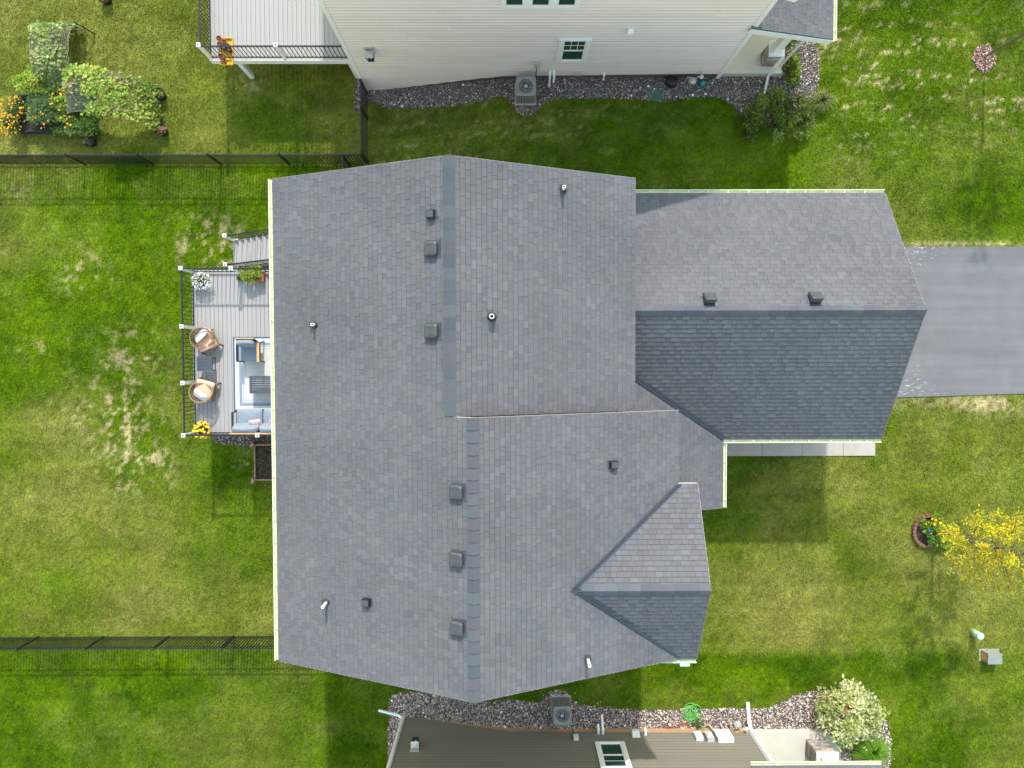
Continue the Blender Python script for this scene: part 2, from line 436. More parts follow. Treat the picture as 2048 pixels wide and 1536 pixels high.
def sig(t): return 1 / (1 + np.exp(-np.clip(t, -40, 40)))
def blob(px, py, cx, cy, rx, ry): return np.exp(-(((px - cx) / rx) ** 2 + ((py - cy) / ry) ** 2))
def lawn_colour(x, y):
    """what grows where: lush, olive and dry turf of the five yards"""
    px, py = PIX(x, y, G(x))
    n1 = fbm(x, y, 2.6, 1, 4); n2 = fbm(x, y, .8, 20, 3); n3 = fbm(x, y, .28, 40, 2)
    streak = vnoise(x, y, 1.5, .16, 60) * .6 + vnoise(x, y, .5, .09, 61) * .4
    tl = sig((742 - px) / 6) * sig((318 - py) / 6)
    bl = sig((py - 1297) / 4) * sig((1000 - px) / 10)
    br = sig((py - 1303 - 5 * (n2 - .5)) / 5) * sig((px - 1000) / 10)
    tr = sig((px - 1290) / 60) * sig((400 - py) / 60)
    mid = sig((px - 742) / 6) * sig((1290 - px) / 60) * sig((420 - py) / 20)
    r = sig((px - 1250) / 20) * sig((py - 640) / 60) * (1 - br)
    l = np.clip(1 - tl - bl - br - tr - mid - r, 0, 1)
    lowl = sig((py - 960) / 60) * l
    o = tl * (.74 + 1.1 * (n1 - .5)) + l * (.17 + 1.3 * (n1 - .5)) + lowl * .2 + bl * (.12 + .9 * (n1 - .5)) + br * (.16 + 1.0 * (n1 - .5)) \
        + tr * (.12 + .6 * (n1 - .5)) + mid * (.22 + .8 * (n1 - .5)) + r * (.42 + 1.2 * (n1 - .5))
    o = o + .5 * blob(px, py, 1560, 1180, 140, 110) * r + .55 * blob(px, py, 90, 1010, 220, 120) * l + .35 * blob(px, py, 60, 830, 90, 60) * l
    o = o + .45 * blob(px, py, 1990, 1120, 200, 160) * r + .3 * blob(px, py, 1560, 960, 100, 40) * r - .45 * blob(px, py, 1500, 1330, 180, 40) * br
    o = o - .5 * blob(px, py, 480, 400, 110, 90) * l - .4 * blob(px, py, 460, 950, 70, 60) * l - .35 * blob(px, py, 1460, 1020, 60, 120) * r
    o = o - .35 * blob(px, py, 120, 640, 140, 110) * l + .28 * blob(px, py, 230, 1230, 320, 45) * l + .35 * blob(px, py, 620, 240, 70, 60) * tl
    o = o + .35 * blob(px, py, 430, 380, 140, 45) * l - .5 * blob(px, py, 600, 230, 140, 110) * tl
    o = np.clip(o + .35 * (n2 - .5) + .3 * (n3 - .5), 0, 1)
    d = np.clip(.45 + 1.3 * (fbm(x, y, 1.7, 80, 3) - .5) + .7 * (n3 - .5) + .25 * bl + .3 * mid + .2 * tr + .12 * br, 0, 1)
    d = np.clip(d + .4 * blob(px, py, 1700, 1320, 380, 18) * br, 0, 1)
    # dry straw: blotches in the back yard, mower rows in the front yards
    sp = fbm(x, y, .55, 100, 2) * .36 + fbm(x, y, .13, 104, 2) * .64
    fleck = vnoise(x, y, .15, .06, 108) * .5 + vnoise(x, y, .06, .045, 109) * .5
    patch = blob(px, py, 170, 545, 45, 40) + blob(px, py, 270, 700, 50, 50) + blob(px, py, 215, 810, 90, 55) + blob(px, py, 290, 930, 60, 55) \
        + .8 * blob(px, py, 235, 900, 50, 60) + .7 * blob(px, py, 450, 500, 50, 50) + .5 * blob(px, py, 520, 930, 50, 40) + .9 * blob(px, py, 500, 165, 30, 20) \
        + .7 * blob(px, py, 390, 480, 60, 60) + .5 * blob(px, py, 100, 690, 60, 30) + .35 * blob(px, py, 60, 380, 60, 60)
    s = sig((sp - .60) / .018) * np.clip(patch, 0, 1) * .9
    rows = tr * (.9 * blob(px, py, 1850, 130, 230, 130) + .75 * blob(px, py, 1700, 160, 60, 130) + .9 * blob(px, py, 1900, 205, 150, 22)) + mid * .28
    s = s + sig((streak * .42 + fleck * .58 - .665 + .05 * (1 - np.clip(rows, 0, 1))) / .012) * np.clip(rows * 1.4, 0, 1) * .85
    edge = blob(px, py, 1930, 487, 160, 5) + blob(px, py, 1930, 805, 170, 14) * .9 + blob(px, py, 1990, 812, 60, 18)
    s = np.clip(s + sig((sp - .5) / .04) * edge * .8, 0, 1)
    wl_ = sig((vnoise(x, y, .22, .22, 130) - .90) / .012) * (.5 * r + .35 * l + .4 * br + .3 * bl + .2 * tr)   # rosettes of weed
    lush = np.array([.128, .214, .003]); deep = np.array([.054, .118, .002]); olive = np.array([.246, .244, .052]); straw = np.array([.58, .46, .25]); lime = np.array([.24, .30, .01])
    c = lush * (1 - d)[..., None] + deep * d[..., None]
    c = c * (1 - o)[..., None] + olive * o[..., None]
    c = c * (1 - wl_)[..., None] + lime * wl_[..., None]
    c = c * (1 - s)[..., None] + straw * s[..., None]
    n4 = vnoise(x, y, .15, .15, 140) * .35 + vnoise(x, y, .055, .055, 141) * .65
    mow = vnoise(x + .25 * np.sin(y * .7), y, 3.2, .24, 150) * .6 + vnoise(x, y, 1.1, .12, 151) * .4
    return c * ((.80 + .40 * n2) * (.62 + .76 * n4) * (.86 + .28 * mow))[..., None], s

_far = np.concatenate([np.arange(23.5, 40, .5), np.arange(42, 110, 3.0), [140, 200, 320, 600, 1500]])
xs = np.concatenate([-_far[::-1], np.arange(-23, 23.01, .14), _far])
ys = np.concatenate([-_far[::-1], np.arange(-23, -18, .5), np.arange(-18, 18.01, .14), np.arange(18.5, 23, .5), _far])
gx, gy = np.meshgrid(xs, ys, indexing='ij')
gz = G(gx) + (fbm(gx, gy, .9, 200, 2) - .5) * .03
V = np.stack([gx, gy, gz], -1).reshape(-1, 3)
nx_, ny_ = len(xs), len(ys)
ii, jj = np.meshgrid(np.arange(nx_ - 1), np.arange(ny_ - 1), indexing='ij')
a_ = (ii * ny_ + jj).ravel()
F = np.stack([a_, a_ + ny_, a_ + ny_ + 1, a_ + 1], -1)
gc, _ = lawn_colour(gx, gy)
ground = bpy.data.objects.new('ground', fastmesh('ground', V, F, (gc * .8).reshape(-1, 3), M_ground))
ground.data.polygons.foreach_set('use_smooth', [True] * len(ground.data.polygons))
place(ground, (0, 0, 0), None); tag(ground, 'rolling lawn ground of the backyards and front yards', 'ground', kind='structure')

# grass blades, one triangle each
def build_grass(n):
    x = rng.uniform(-20.6, 20.6, n); y = rng.uniform(-16.6, 15.2, n)
    keep = np.ones(n, bool)
    jx, jy = x + rng.normal(0, .035, n), y + rng.normal(0, .035, n) + (vnoise(x, y, .5, .5, 310) - .5) * .08
    for poly in (GRAVEL_N, GRAVEL_S, DRIVE, HOUSE_FP, N_FP, S_FP, SLABS):
        keep &= ~inpoly(jx, jy, poly)
    keep &= ((x - RING1[0]) ** 2 + (y - RING1[1]) ** 2 > .58 ** 2)
    rr = np.hypot(x - RING2[0], y - RING2[1]); keep &= (rr > .40 + .15 * rng.random(n))
    px, py = PIX(x, y, G(x))
    keep &= (px > -40) & (px < 2090) & (py > -40) & (py < 1580)
    x, y = x[keep], y[keep]; n = len(x)
    c, s = lawn_colour(x, y)
    h = rng.uniform(.035, .08, n) * (1 - .45 * s); w = rng.uniform(.010, .020, n)
    a = rng.uniform(0, 2 * np.pi, n)
    ln = rng.uniform(.5, 1.3, n)
    dx, dy = np.cos(a), np.sin(a)
    z = G(x) + (fbm(x, y, .9, 200, 2) - .5) * .03 - .004
    p0 = np.stack([x - dy * w, y + dx * w, z], -1); p1 = np.stack([x + dy * w, y - dx * w, z], -1)
    p2 = np.stack([x + dx * h * np.sin(ln) * 1.3, y + dy * h * np.sin(ln) * 1.3, z + h * np.cos(ln) + .01], -1)
    V = np.stack([p0, p1, p2], 1).reshape(-1, 3)
    t = rng.uniform(.72, 1.32, (n, 1)); c = c * t
    k = rng.random(n) < .035
    c[k] = c[k] * .5 + np.array([.34, .32, .06]) * .5
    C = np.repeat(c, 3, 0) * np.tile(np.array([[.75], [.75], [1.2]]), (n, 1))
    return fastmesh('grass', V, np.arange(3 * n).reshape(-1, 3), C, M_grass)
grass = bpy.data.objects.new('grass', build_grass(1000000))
place(grass, (0, 0, 0), None); tag(grass, 'short mown green grass covering the yards with dry patches', 'grass', kind='stuff')

# driveway and walk
mb = MB(); mb.prism([(x, y) for x, y in DRIVE][::-1], -.15, .035)
tag(mk('driveway', mb, M_asphalt), 'grey asphalt driveway running from the garage to the street', 'driveway', kind='structure')
walk = tag(mk('walkway', MB().box(6.42, 13.40, -3.44, -2.0, -.12, .02), M_gravel), 'concrete walk beside the garage', 'path', kind='structure')
for (a, b) in ((6.4, 7.80), (7.80, 9.27), (9.27, 10.74), (10.74, 12.24), (12.24, 13.42)):
    z = .05 + random.uniform(-.004, .004)
    mk('concrete_slab', MB().box(a + .006, b - .006, -3.46, -2.0, -.08, z), M_conc, walk)

# gravel beds
def gravel(name, poly, dens, label, pale, tint=(1, 1, 1)):
    p = np.array(poly); lo, hi = p.min(0), p.max(0)
    st = .06
    X, Y = np.meshgrid(np.arange(lo[0], hi[0], st), np.arange(lo[1], hi[1], st), indexing='ij')
    m = inpoly(X + st / 2, Y + st / 2, poly)
    X, Y = X[m], Y[m]
    q = np.stack([np.stack([X + i * st, Y + j * st, G(X + i * st) + .022], -1) for i, j in ((0, 0), (1, 0), (1, 1), (0, 1))], 1).reshape(-1, 3)
    bed = bpy.data.objects.new('gravel_bed', fastmesh('gravel_bed', q, np.arange(len(q)).reshape(-1, 4), None, M_gravel))
    place(bed, (0, 0, 0), None); tag(bed, label + ' bed', 'gravel bed', kind='structure')
    n = int(dens * len(X) * st * st)
    k = rng.integers(0, len(X), n)
    x = X[k] + rng.random(n) * st; y = Y[k] + rng.random(n) * st
    jt = np.where(rng.random(n) < .05, .11, .02); x = x + rng.normal(0, 1, n) * jt; y = y + rng.normal(0, 1, n) * jt
    t = (1 + 5 ** .5) / 2
    ico = np.array([(-1, t, 0), (1, t, 0), (-1, -t, 0), (1, -t, 0), (0, -1, t), (0, 1, t), (0, -1, -t), (0, 1, -t), (t, 0, -1), (t, 0, 1), (-t, 0, -1), (-t, 0, 1)]) / 1.9
    fi = np.array([(0, 11, 5), (0, 5, 1), (0, 1, 7), (0, 7, 10), (0, 10, 11), (1, 5, 9), (5, 11, 4), (11, 10, 2), (10, 7, 6), (7, 1, 8), (3, 9, 4), (3, 4, 2), (3, 2, 6), (3, 6, 8), (3, 8, 9), (4, 9, 5), (2, 4, 11), (6, 2, 10), (8, 6, 7), (9, 8, 1)])
    r = rng.uniform(.011, .030, n) * np.where(rng.random(n) < .05, 1.7, 1)
    sc = np.stack([r * rng.uniform(.8, 1.4, n), r * rng.uniform(.7, 1.1, n), r * rng.uniform(.5, .8, n)], -1)
    a = rng.uniform(0, 6.283, n); ca, sa = np.cos(a), np.sin(a)
    L = ico[None] * sc[:, None] * rng.uniform(.82, 1.15, (n, 12, 1))
    Vx = L[..., 0] * ca[:, None] - L[..., 1] * sa[:, None] + x[:, None]
    Vy = L[..., 0] * sa[:, None] + L[..., 1] * ca[:, None] + y[:, None]
    Vz = L[..., 2] + (G(x) + .026 + r * .25 + rng.uniform(0, .012, n))[:, None]
    V = np.stack([Vx, Vy, Vz], -1).reshape(-1, 3)
    F = (fi[None] + (np.arange(n) * 12)[:, None, None]).reshape(-1, 3)
    pal = np.array([(.10, .085, .085), (.145, .12, .12), (.20, .15, .145), (.27, .19, .15), (.12, .125, .15), (.38, .31, .25), (.58, .55, .5), (.33, .2, .13), (.23, .2, .22)])
    pr = np.array([.2, .18, .15, .1, .14, .08, .05, .05, .05]) if not pale else np.array([.10, .12, .16, .15, .10, .15, .08, .08, .06])
    C = pal[rng.choice(len(pal), n, p=pr / pr.sum())] * rng.uniform(.75, 1.25, (n, 1)) * (1.75 if pale else 1.35) * np.array(tint)
    st_ = bpy.data.objects.new('gravel', fastmesh('gravel', V, F, np.repeat(C, 12, 0), M_stone))
    place(st_, (0, 0, 0), None); tag(st_, label, 'gravel', kind='stuff')
MULCH = [(RING2[0] + math.cos(k * .3142) * (.40 + .05 * math.sin(k * 2.1)), RING2[1] + math.sin(k * .3142) * (.50 + .05 * math.cos(k * 1.7))) for k in range(20)]
gravel('m', MULCH, 900, 'pinkish brown stone mulch circle around the upper right tree', False, (1.35, 1.0, .9))
gravel('n', GRAVEL_N, 760, 'mixed river gravel along the foot of the cream house', False)
gravel('s', GRAVEL_S, 760, 'mixed river gravel along the foot of the brown house', True)
gravel('d', GRAVEL_D, 640, 'narrow gravel strip along the edge of the backyard deck', False)

# ------------------------------------------------------------------ roofs
def clip(poly, a, b, c):
    """keep a*u+b*v<=c"""
    out = []
    n = len(poly)
    for i in range(n):
        p, q = poly[i], poly[(i + 1) % n]
        dp, dq = a * p[0] + b * p[1] - c, a * q[0] + b * q[1] - c
        if dp <= 0: out.append(p)
        if (dp < 0 < dq) or (dq < 0 < dp):
            t = dp / (dp - dq); out.append((p[0] + (q[0] - p[0]) * t, p[1] + (q[1] - p[1]) * t))
    return out
def area(p):
    return abs(sum(p[i][0] * p[(i + 1) % len(p)][1] - p[(i + 1) % len(p)][0] * p[i][1] for i in range(len(p)))) / 2
SH_PAL0 = [(.140, .147, .158), (.150, .158, .167), (.160, .160, .170), (.152, .148, .155), (.166, .163, .156), (.146, .160, .160), (.127, .135, .150), (.172, .175, .180)]
SH_PAL = [tuple(.55 * q + .45 * m for q, m in zip(c, (.151, .156, .162))) for c in SH_PAL0]
SH_PAL = [(c[0] * .775, c[1] * .755, c[2] * .815) for c in SH_PAL]
def shingle_plane(E0, E1, up, poly3, phase=0.0, skip=None, expo=.143):
    """tabs over one roof plane. E0->E1 along the eave, up = unit vector upslope, poly3 the convex outline. Returns tabs [(verts, faces, colour, centre)]"""
    E0 = Vector(E0); U = (Vector(E1) - E0).normalized(); Vv = Vector(up).normalized(); Nn = U.cross(Vv).normalized()
    if Nn.z < 0: Nn = -Nn
    P = [((Vector(p) - E0).dot(U), (Vector(p) - E0).dot(Vv)) for p in poly3]
    ar = sum(P[i][0] * P[(i + 1) % len(P)][1] - P[(i + 1) % len(P)][0] * P[i][1] for i in range(len(P)))
    if ar < 0: P = P[::-1]
    lines = []
    for i in range(len(P)):
        (x1, y1), (x2, y2) = P[i], P[(i + 1) % len(P)]
        a, b = y2 - y1, -(x2 - x1); lines.append((a, b, a * x1 + b * y1))
    u0, u1 = min(p[0] for p in P), max(p[0] for p in P); v0, v1 = min(p[1] for p in P), max(p[1] for p in P)
    tabs = []
    k = math.floor((v0 - phase) / expo)
    while phase + k * expo < v1:
        va = phase + k * expo; vb = va + expo
        u = u0 - random.uniform(0, .3); proud = random.random() < .5
        while u < u1:
            w = random.choice((.12, .15, .17, .19, .21, .24, .27)) * random.uniform(.85, 1.2)
            proud = not proud
            q = [(u + .002, va), (u + w - .002, va), (u + w - .002, vb - .012), (u + .002, vb - .012)]
            for (a, b, c) in lines:
                q = clip(q, a, b, c)
                if len(q) < 3: break
            if len(q) >= 3 and area(q) > 6e-4:
                hb = (.022 if proud else .0165) + random.uniform(0, .003); ht = .006 if not proud else .009
                top = []
                for (qu, qv) in q:
                    t = (qv - va) / expo; top.append(E0 + U * qu + Vv * qv + Nn * (hb + (ht - hb) * t))
                cen = sum(top, Vector()) / len(top)
                if not (skip and skip(cen)):
                    bot = [p - Nn * (hb + .004) for p in top]
                    n = len(top)
                    fs = [tuple(range(n))] + [(i, n + i, n + (i + 1) % n, (i + 1) % n) for i in range(n)]
                    c = random.choice(SH_PAL); f = random.uniform(.95, 1.05) * (1.025 if proud else .97)
                    tabs.append((top + bot, fs, (c[0] * f, c[1] * f, c[2] * f), cen))
            u += w
        k += 1
    return tabs
def lay_shingles(tabs, parent, keep=300):
    tabs.sort(key=lambda t: (Vector((0, 0, CAM_H)) - t[3]).length)
    # the largest-looking ones as single pieces
    def size(t):
        a = np.array([tuple(p) for p in t[0][:len(t[0]) // 2]]); e = a.max(0) - a.min(0)
        d = CAM_H - t[3].z
        return e[0] * e[1] / d ** 2
    tabs.sort(key=size, reverse=True)
    for (v, f, c, cen) in tabs[:keep]:
        m = MB(); m.add(v, f, c); mk('shingle', m, M_shingle, parent, origin=tuple(cen))
    if len(tabs) > keep:
        m = MB()
        for (v, f, c, cen) in tabs[keep:]: m.add(v, f, c)
        mk('shingle_field', m, M_shingle, parent, kind='stuff')
def ridge_caps(p, q, s1, s2, parent, half=.165, expo=.30):
    """bent cap pieces over a ridge p->q; s1, s2 = side vectors running down the two slopes"""
    p = Vector(p); q = Vector(q); d = (q - p); L = d.length; d.normalize()
    s1 = Vector(s1).normalized() * half; s2 = Vector(s2).normalized() * half
    n = int(L / expo + .5); e = L / n
    for i in range(n):
        a = p + d * (i * e); b = p + d * ((i + 1) * e + .03)
        if i == n - 1: b = p + d * L
        za, zb = Vector((0, 0, .056)), Vector((0, 0, .036))
        vs = [a + s1 + za * .8, a + za, a + s2 + za * .8, b + s1 + zb * .8, b + zb, b + s2 + zb * .8]
        vs += [v - Vector((0, 0, .012)) for v in vs]
        fs = [(0, 1, 4, 3), (1, 2, 5, 4), (6, 9, 10, 7), (7, 10, 11, 8), (0, 6, 7, 1), (1, 7, 8, 2), (3, 4, 10, 9), (4, 5, 11, 10), (0, 3, 9, 6), (2, 8, 11, 5)]
        c = random.choice([(.118, .128, .142), (.128, .140, .148), (.108, .120, .135), (.136, .140, .150), (.125, .125, .138)]); f = random.uniform(.93, 1.07)
        m = MB(); m.add(vs, fs, (c[0] * f * .74, c[1] * f * .745, c[2] * f * .82)); mk('ridge_cap', m, M_cap, parent)
def gutter(p, q, out, parent, mats=None, w=.115, hang=.62):
    """open trough p->q hung outside the eave in direction out"""
    p = Vector(p); q = Vector(q); o = Vector(out).normalized(); d = (q - p).normalized(); L = (q - p).length
    prof = [(.0, .0), (.0, -.085), (.085, -.085), (w, -.02), (w, .012), (w - .016, .012), (w - .016, -.015), (.078, -.07), (.012, -.07), (.012, .0)]
    vs = []; n = len(prof)
    for e in (p, q):
        for (a, h) in prof: vs.append(e + o * a + Vector((0, 0, h)))
    outer = MB(); outer.add(vs, [(i, i + 1, n + i + 1, n + i) for i in range(0, 6)] + [tuple(range(n)), tuple(range(n, 2 * n))[::-1]])
    gobj = mk('gutter', outer, M_gutter, parent)
    inner = MB(); inner.add([e + o * a + Vector((0, 0, h + .002)) for e in (p, q) for (a, h) in ((w - .018, -.014), (.078, -.068), (.012, -.068), (.012, .0))], [(0, 1, 5, 4), (1, 2, 6, 5), (2, 3, 7, 6)])
    mk('trough', inner, M_gutin, gobj)
    m = int(L / hang)
    for i in range(m):
        t = p + d * (hang * (i + .5) + random.uniform(-.05, .05))
        mk('hanger', MB().beam(t + o * .004 + Vector((0, 0, .004)), t + o * (w - .004) + Vector((0, 0, .004)), .022, .008), M_gutter, gobj)
    return gobj

# ---- the main house
HX0, HX1 = -6.49, 3.52
SL = .438
R1X, R2X = -1.45, -.87
R1Z, R2Z = 6 + SL * (R1X - HX0), 6 + SL * (R2X - HX0)
YT, YM, YB = 5.06, -1.36, -8.40
E1Z = R1Z - SL * (HX1 - R1X)
E2X = R2X + (R2Z - 6) / SL
house = thing('house', (-1, -1.5, -.6), 'large grey shingled house filling the middle of the picture', 'house')
GX1, GY0, GY1, GYR, GZE, GZR = 11.95, -2.49, 5.32, 1.45, 3.2, 5.5
PX, PZ, PS, PYB = 6.87, 3.2, .373, -4.70
FX, FYR, FZR, FY0, FY1 = 5.30, -6.0, 7.33, -3.42, -8.40
def zL(x): return 6 + SL * (x - HX0)
def zR1(x): return R1Z - SL * (x - R1X)
def zR2(x): return R2Z - SL * (x - R2X)
def zGS(y): return GZE + (GZR - GZE) * (y - GY0) / (GYR - GY0)
def zGN(y): return GZE + (GZR - GZE) * (GY1 - y) / (GY1 - GYR)
def zP(x): return PZ + PS * (PX - x)
fr_x = R2X + (R2Z - FZR) / SL         # where the small front ridge dies into the main slope
sF0 = (FZR - 6) / (FYR - FY0); sF1 = (FZR - 6) / (FYR - FY1)
# valley garage/porch: zGS(y)=zP(x)
kG = (GZR - GZE) / (GYR - GY0)
val_x = 3.05; val_y = GY0 + PS * (PX - val_x) / kG
planes = [
    # eave start, eave end, upslope, outline
    ((HX0, YB, 6), (HX0, YT, 6), (1, 0, SL), [(HX0, YB, 6), (HX0, YT, 6), (R1X, YT, R1Z), (R1X, YB, R1Z)], None),
    ((HX0, YB, 6), (HX0, YM, 6), (1, 0, SL), [(R1X, YB, R1Z), (R1X, YM, R1Z), (R2X, YM, R2Z), (R2X, YB, R2Z)], None),
    ((HX1, YT, E1Z), (HX1, YM, E1Z), (-1, 0, SL), [(HX1, YT, E1Z), (HX1, YM, E1Z), (R1X, YM, R1Z), (R1X, YT, R1Z)], None),
    ((E2X, YM, 6), (E2X, YB, 6), (-1, 0, SL), [(E2X, YM, 6), (E2X, YB, 6), (R2X, YB, R2Z), (R2X, YM, R2Z)],
     lambda c: c.x > fr_x + .2 and ((c.y > FYR and c.y < FYR + (c.x - fr_x) * (FY0 - FYR) / (E2X - fr_x) - .15) or (c.y <= FYR and c.y > FYR - (c.x - fr_x) * (FYR - FY1) / (E2X - fr_x) + .15))),
    ((GX1, GY1, GZE), (3.1, GY1, GZE), (0, -1, (GZR - GZE) / (GY1 - GYR)), [(GX1, GY1, GZE), (3.1, GY1, GZE), (3.1, GYR, GZR), (GX1, GYR, GZR)], None),
    ((PX, GY0, GZE), (GX1, GY0, GZE), (0, 1, kG), [(PX, GY0, GZE), (GX1, GY0, GZE), (GX1, GYR, GZR), (3.1, GYR, GZR), (val_x, val_y, zP(val_x))], None),
    ((PX, PYB, PZ), (PX, GY0, PZ), (-1, 0, PS), [(PX, PYB, PZ), (PX, GY0, PZ), (val_x, val_y, zP(val_x)), (3.05, -1.9, zP(3.05)), (4.3, PYB, zP(4.3))], None),
    ((FX, FY0, 6), (E2X, FY0, 6), (0, -1, -sF0), [(FX, FY0, 6), (FX, FYR, FZR), (fr_x, FYR, FZR), (E2X, FY0, 6)], None),
    ((E2X, FY1, 6), (FX, FY1, 6), (0, 1, sF1), [(FX, FY1, 6), (FX, FYR, FZR), (fr_x, FYR, FZR), (E2X, FY1, 6)], None),
]
roof_mb = MB(); fas_mb = MB()
for (a, b, up, poly, sk) in planes:
    pts = [Vector(p) for p in poly]
    nrm = (pts[1] - pts[0]).cross(pts[2] - pts[0])
    if nrm.z < 0: pts = pts[::-1]
    roof_mb.slab(pts, .03)
    fas_mb.slab([p - Vector((0, 0, .032)) for p in pts], .14)
roof = mk('roof', roof_mb, M_under, house, label='grey architectural shingle roof with several gables')
mk('fascia', fas_mb, M_fascia, house)
tabs = []
for i, (a, b, up, poly, sk) in enumerate(planes):
    tabs += shingle_plane(a, b, up, poly, 0.0, sk)
lay_shingles(tabs, roof)
# ridges and valleys
ridge_caps((R1X, YT, R1Z), (R1X, YM + .02, R1Z), (-1, 0, -SL), (1, 0, -SL), roof)
ridge_caps((R2X, YB, R2Z), (R2X, YM, R2Z), (-1, 0, -SL), (1, 0, -SL), roof)
ridge_caps((GX1, GYR, GZR), (3.2, GYR, GZR), (0, 1, -.594), (0, -1, -kG), roof)
ridge_caps((FX, FYR, FZR), (fr_x - .1, FYR, FZR), (0, 1, -sF0 * -1 if sF0 < 0 else -sF0), (0, -1, -sF1), roof)
def valley(p, q, s1, s2, w1, w2, parent):
    """metal valley: a strip up each slope and a standing rib in the fold"""
    p = Vector(p); q = Vector(q); up = Vector((0, 0, .036))
    s1 = Vector(s1).normalized(); s2 = Vector(s2).normalized()
    m = MB()
    for s, w in ((s1, w1), (s2, w2)):
        m.add([p + up, q + up, q + s * w + up, p + s * w + up, p + up * .4, q + up * .4, q + s * w + up * .4, p + s * w + up * .4], [(0, 1, 2, 3), (7, 6, 5, 4), (2, 6, 7, 3), (0, 3, 7, 4), (1, 5, 6, 2)])
    m.beam(p + up * 1.4, q + up * 1.4, .03, .03)
    return mk('valley_flashing', m, M_flash, parent)
vv0 = Vector((fr_x, FYR, FZR))
valley(vv0, (E2X + .08, FY0 - .02, 6 - .01), (-1, .0, SL), (.25, -1, -sF0 * .9), .15, .07, roof)
valley(vv0, (E2X + .08, FY1 + .06, 6 + .0), (-1, 0, SL), (.2, 1, sF1), .06, .17, roof)
valley((val_x, val_y, zP(val_x)), (PX, GY0, PZ), (-1, 0, PS), (.1, 1, kG), .08, .15, roof)
# drip edge along the rakes
M_drip = mat('drip_edge', (.27, .25, .23), .6, .05, 3)
for p, q in (((HX0, YT, 6), (R1X, YT, R1Z)), ((R1X, YT, R1Z), (HX1, YT, E1Z)), ((HX0, YB, 6), (R2X, YB, R2Z)), ((R2X, YB, R2Z), (E2X, YB, 6)),
             ((GX1, GY0, GZE), (GX1, GYR, GZR)), ((GX1, GYR, GZR), (GX1, GY1, GZE)), ((FX, FY0, 6), (FX, FYR, FZR)), ((FX, FYR, FZR), (FX, FY1, 6)), ((HX1, YT, E1Z), (HX1, YM, E1Z)),
             ((R2X, YM, R2Z), (E2X, YM, 6)), ((PX, PYB, PZ), (5.1, PYB, zP(5.1))), ((E2X, YM, 6), (E2X, FY0, 6))):
    mk('drip_edge', MB().beam(Vector(p) + Vector((0, 0, -.016)), Vector(q) + Vector((0, 0, -.016)), .016, .05), M_drip, roof)
# gutters
gutter((HX0 - .004, YB, 5.985), (HX0 - .004, YT, 5.985), (-1, 0, 0), house)
gutter((3.55, GY1 + .004, GZE - .015), (GX1, GY1 + .004, GZE - .015), (0, 1, 0), house)
gutter((PX, GY0 - .004, GZE - .015), (GX1 + .02, GY0 - .004, GZE - .015), (0, -1, 0), house)
gutter((PX + .004, PYB, PZ - .015), (PX + .004, GY0 - .12, PZ - .015), (1, 0, 0), house)
gutter((E2X - .9, FY1 - .01, 5.97), (FX, FY1 - .01, 5.97), (0, -1, 0), house)
mk('downspout', MB().box(4.85, 5.12, FY1 - .24, FY1 - .14, 5.80, 5.93).beam((4.98, FY1 - .18, 5.8), (4.98, FY1 + .28, 5.3), .08, .06).beam((4.98, FY1 + .30, 5.32), (4.98, FY1 + .30, .1), .08, .06), M_gutter, house)
mk('downspout', MB().beam((-6.62, YB + .2, 5.9), (-6.17, YB + .2, 5.5), .06, .08).beam((-6.17, YB + .2, 5.52), (-6.17, YB + .2, -1.1), .06, .08), M_gutter, house)
# walls with lapped siding, seen only from the side
def lap_wall(mbx, p, q, z0, z1, out, e=.18):
    z = z0; o = Vector(out)
    p = Vector((p[0], p[1], 0)); q = Vector((q[0], q[1], 0))
    while z < z1 - .01:
        t = min(z + e, z1)
        vs = [p + o * .022 + Vector((0, 0, z)), q + o * .022 + Vector((0, 0, z)), q + o * .006 + Vector((0, 0, t)), p + o * .006 + Vector((0, 0, t))]
        vs2 = [Vector((v.x, v.y, v.z)) - o * .05 for v in vs]
        mbx.add(vs + vs2, [(0, 1, 2, 3), (7, 6, 5, 4), (0, 4, 5, 1), (3, 2, 6, 7), (0, 3, 7, 4), (1, 5, 6, 2)])
        z = t
core = MB()
core.prism([(-6.1, 4.6), (-6.1, -8.0), (4.35, -8.0), (4.35, -1.8), (3.1, -1.8), (3.1, 4.6)], -1.6, 5.84)
core.prism([(3.12, 4.9), (3.12, -2.05), (11.5, -2.05), (11.5, 4.9)], -.5, 3.05)
# gable ends under the roof
for y, xr, zr, xe in ((4.6, R1X, R1Z, 3.1), (-8.0, R2X, R2Z, 4.35)):
    core.prism([(-6.1, y), (xe, y), (xe, y - .12 * (1 if y > 0 else -1)), (-6.1, y - .12 * (1 if y > 0 else -1))], 5.84, 6.0)
    for s in (1,):
        y2 = y - .12 if y > 0 else y + .12
        zt = zr - .25
        core.add([(-6.1, y, 6.0), (xe, y, 6.0), (xr, y, zt), (-6.1, y2, 6.0), (xe, y2, 6.0), (xr, y2, zt)], [(0, 1, 2), (5, 4, 3), (0, 2, 5, 3), (1, 4, 5, 2), (0, 3, 4, 1)])
core.add([(11.5, 4.9, 3.05), (11.5, -2.05, 3.05), (11.5, GYR, 5.28), (11.38, 4.9, 3.05), (11.38, -2.05, 3.05), (11.38, GYR, 5.28)], [(0, 1, 2), (5, 4, 3), (0, 2, 5, 3), (1, 4, 5, 2), (0, 3, 4, 1)])
core.box(4.35, 5.0, -7.9, -3.9, -.3, 5.84)
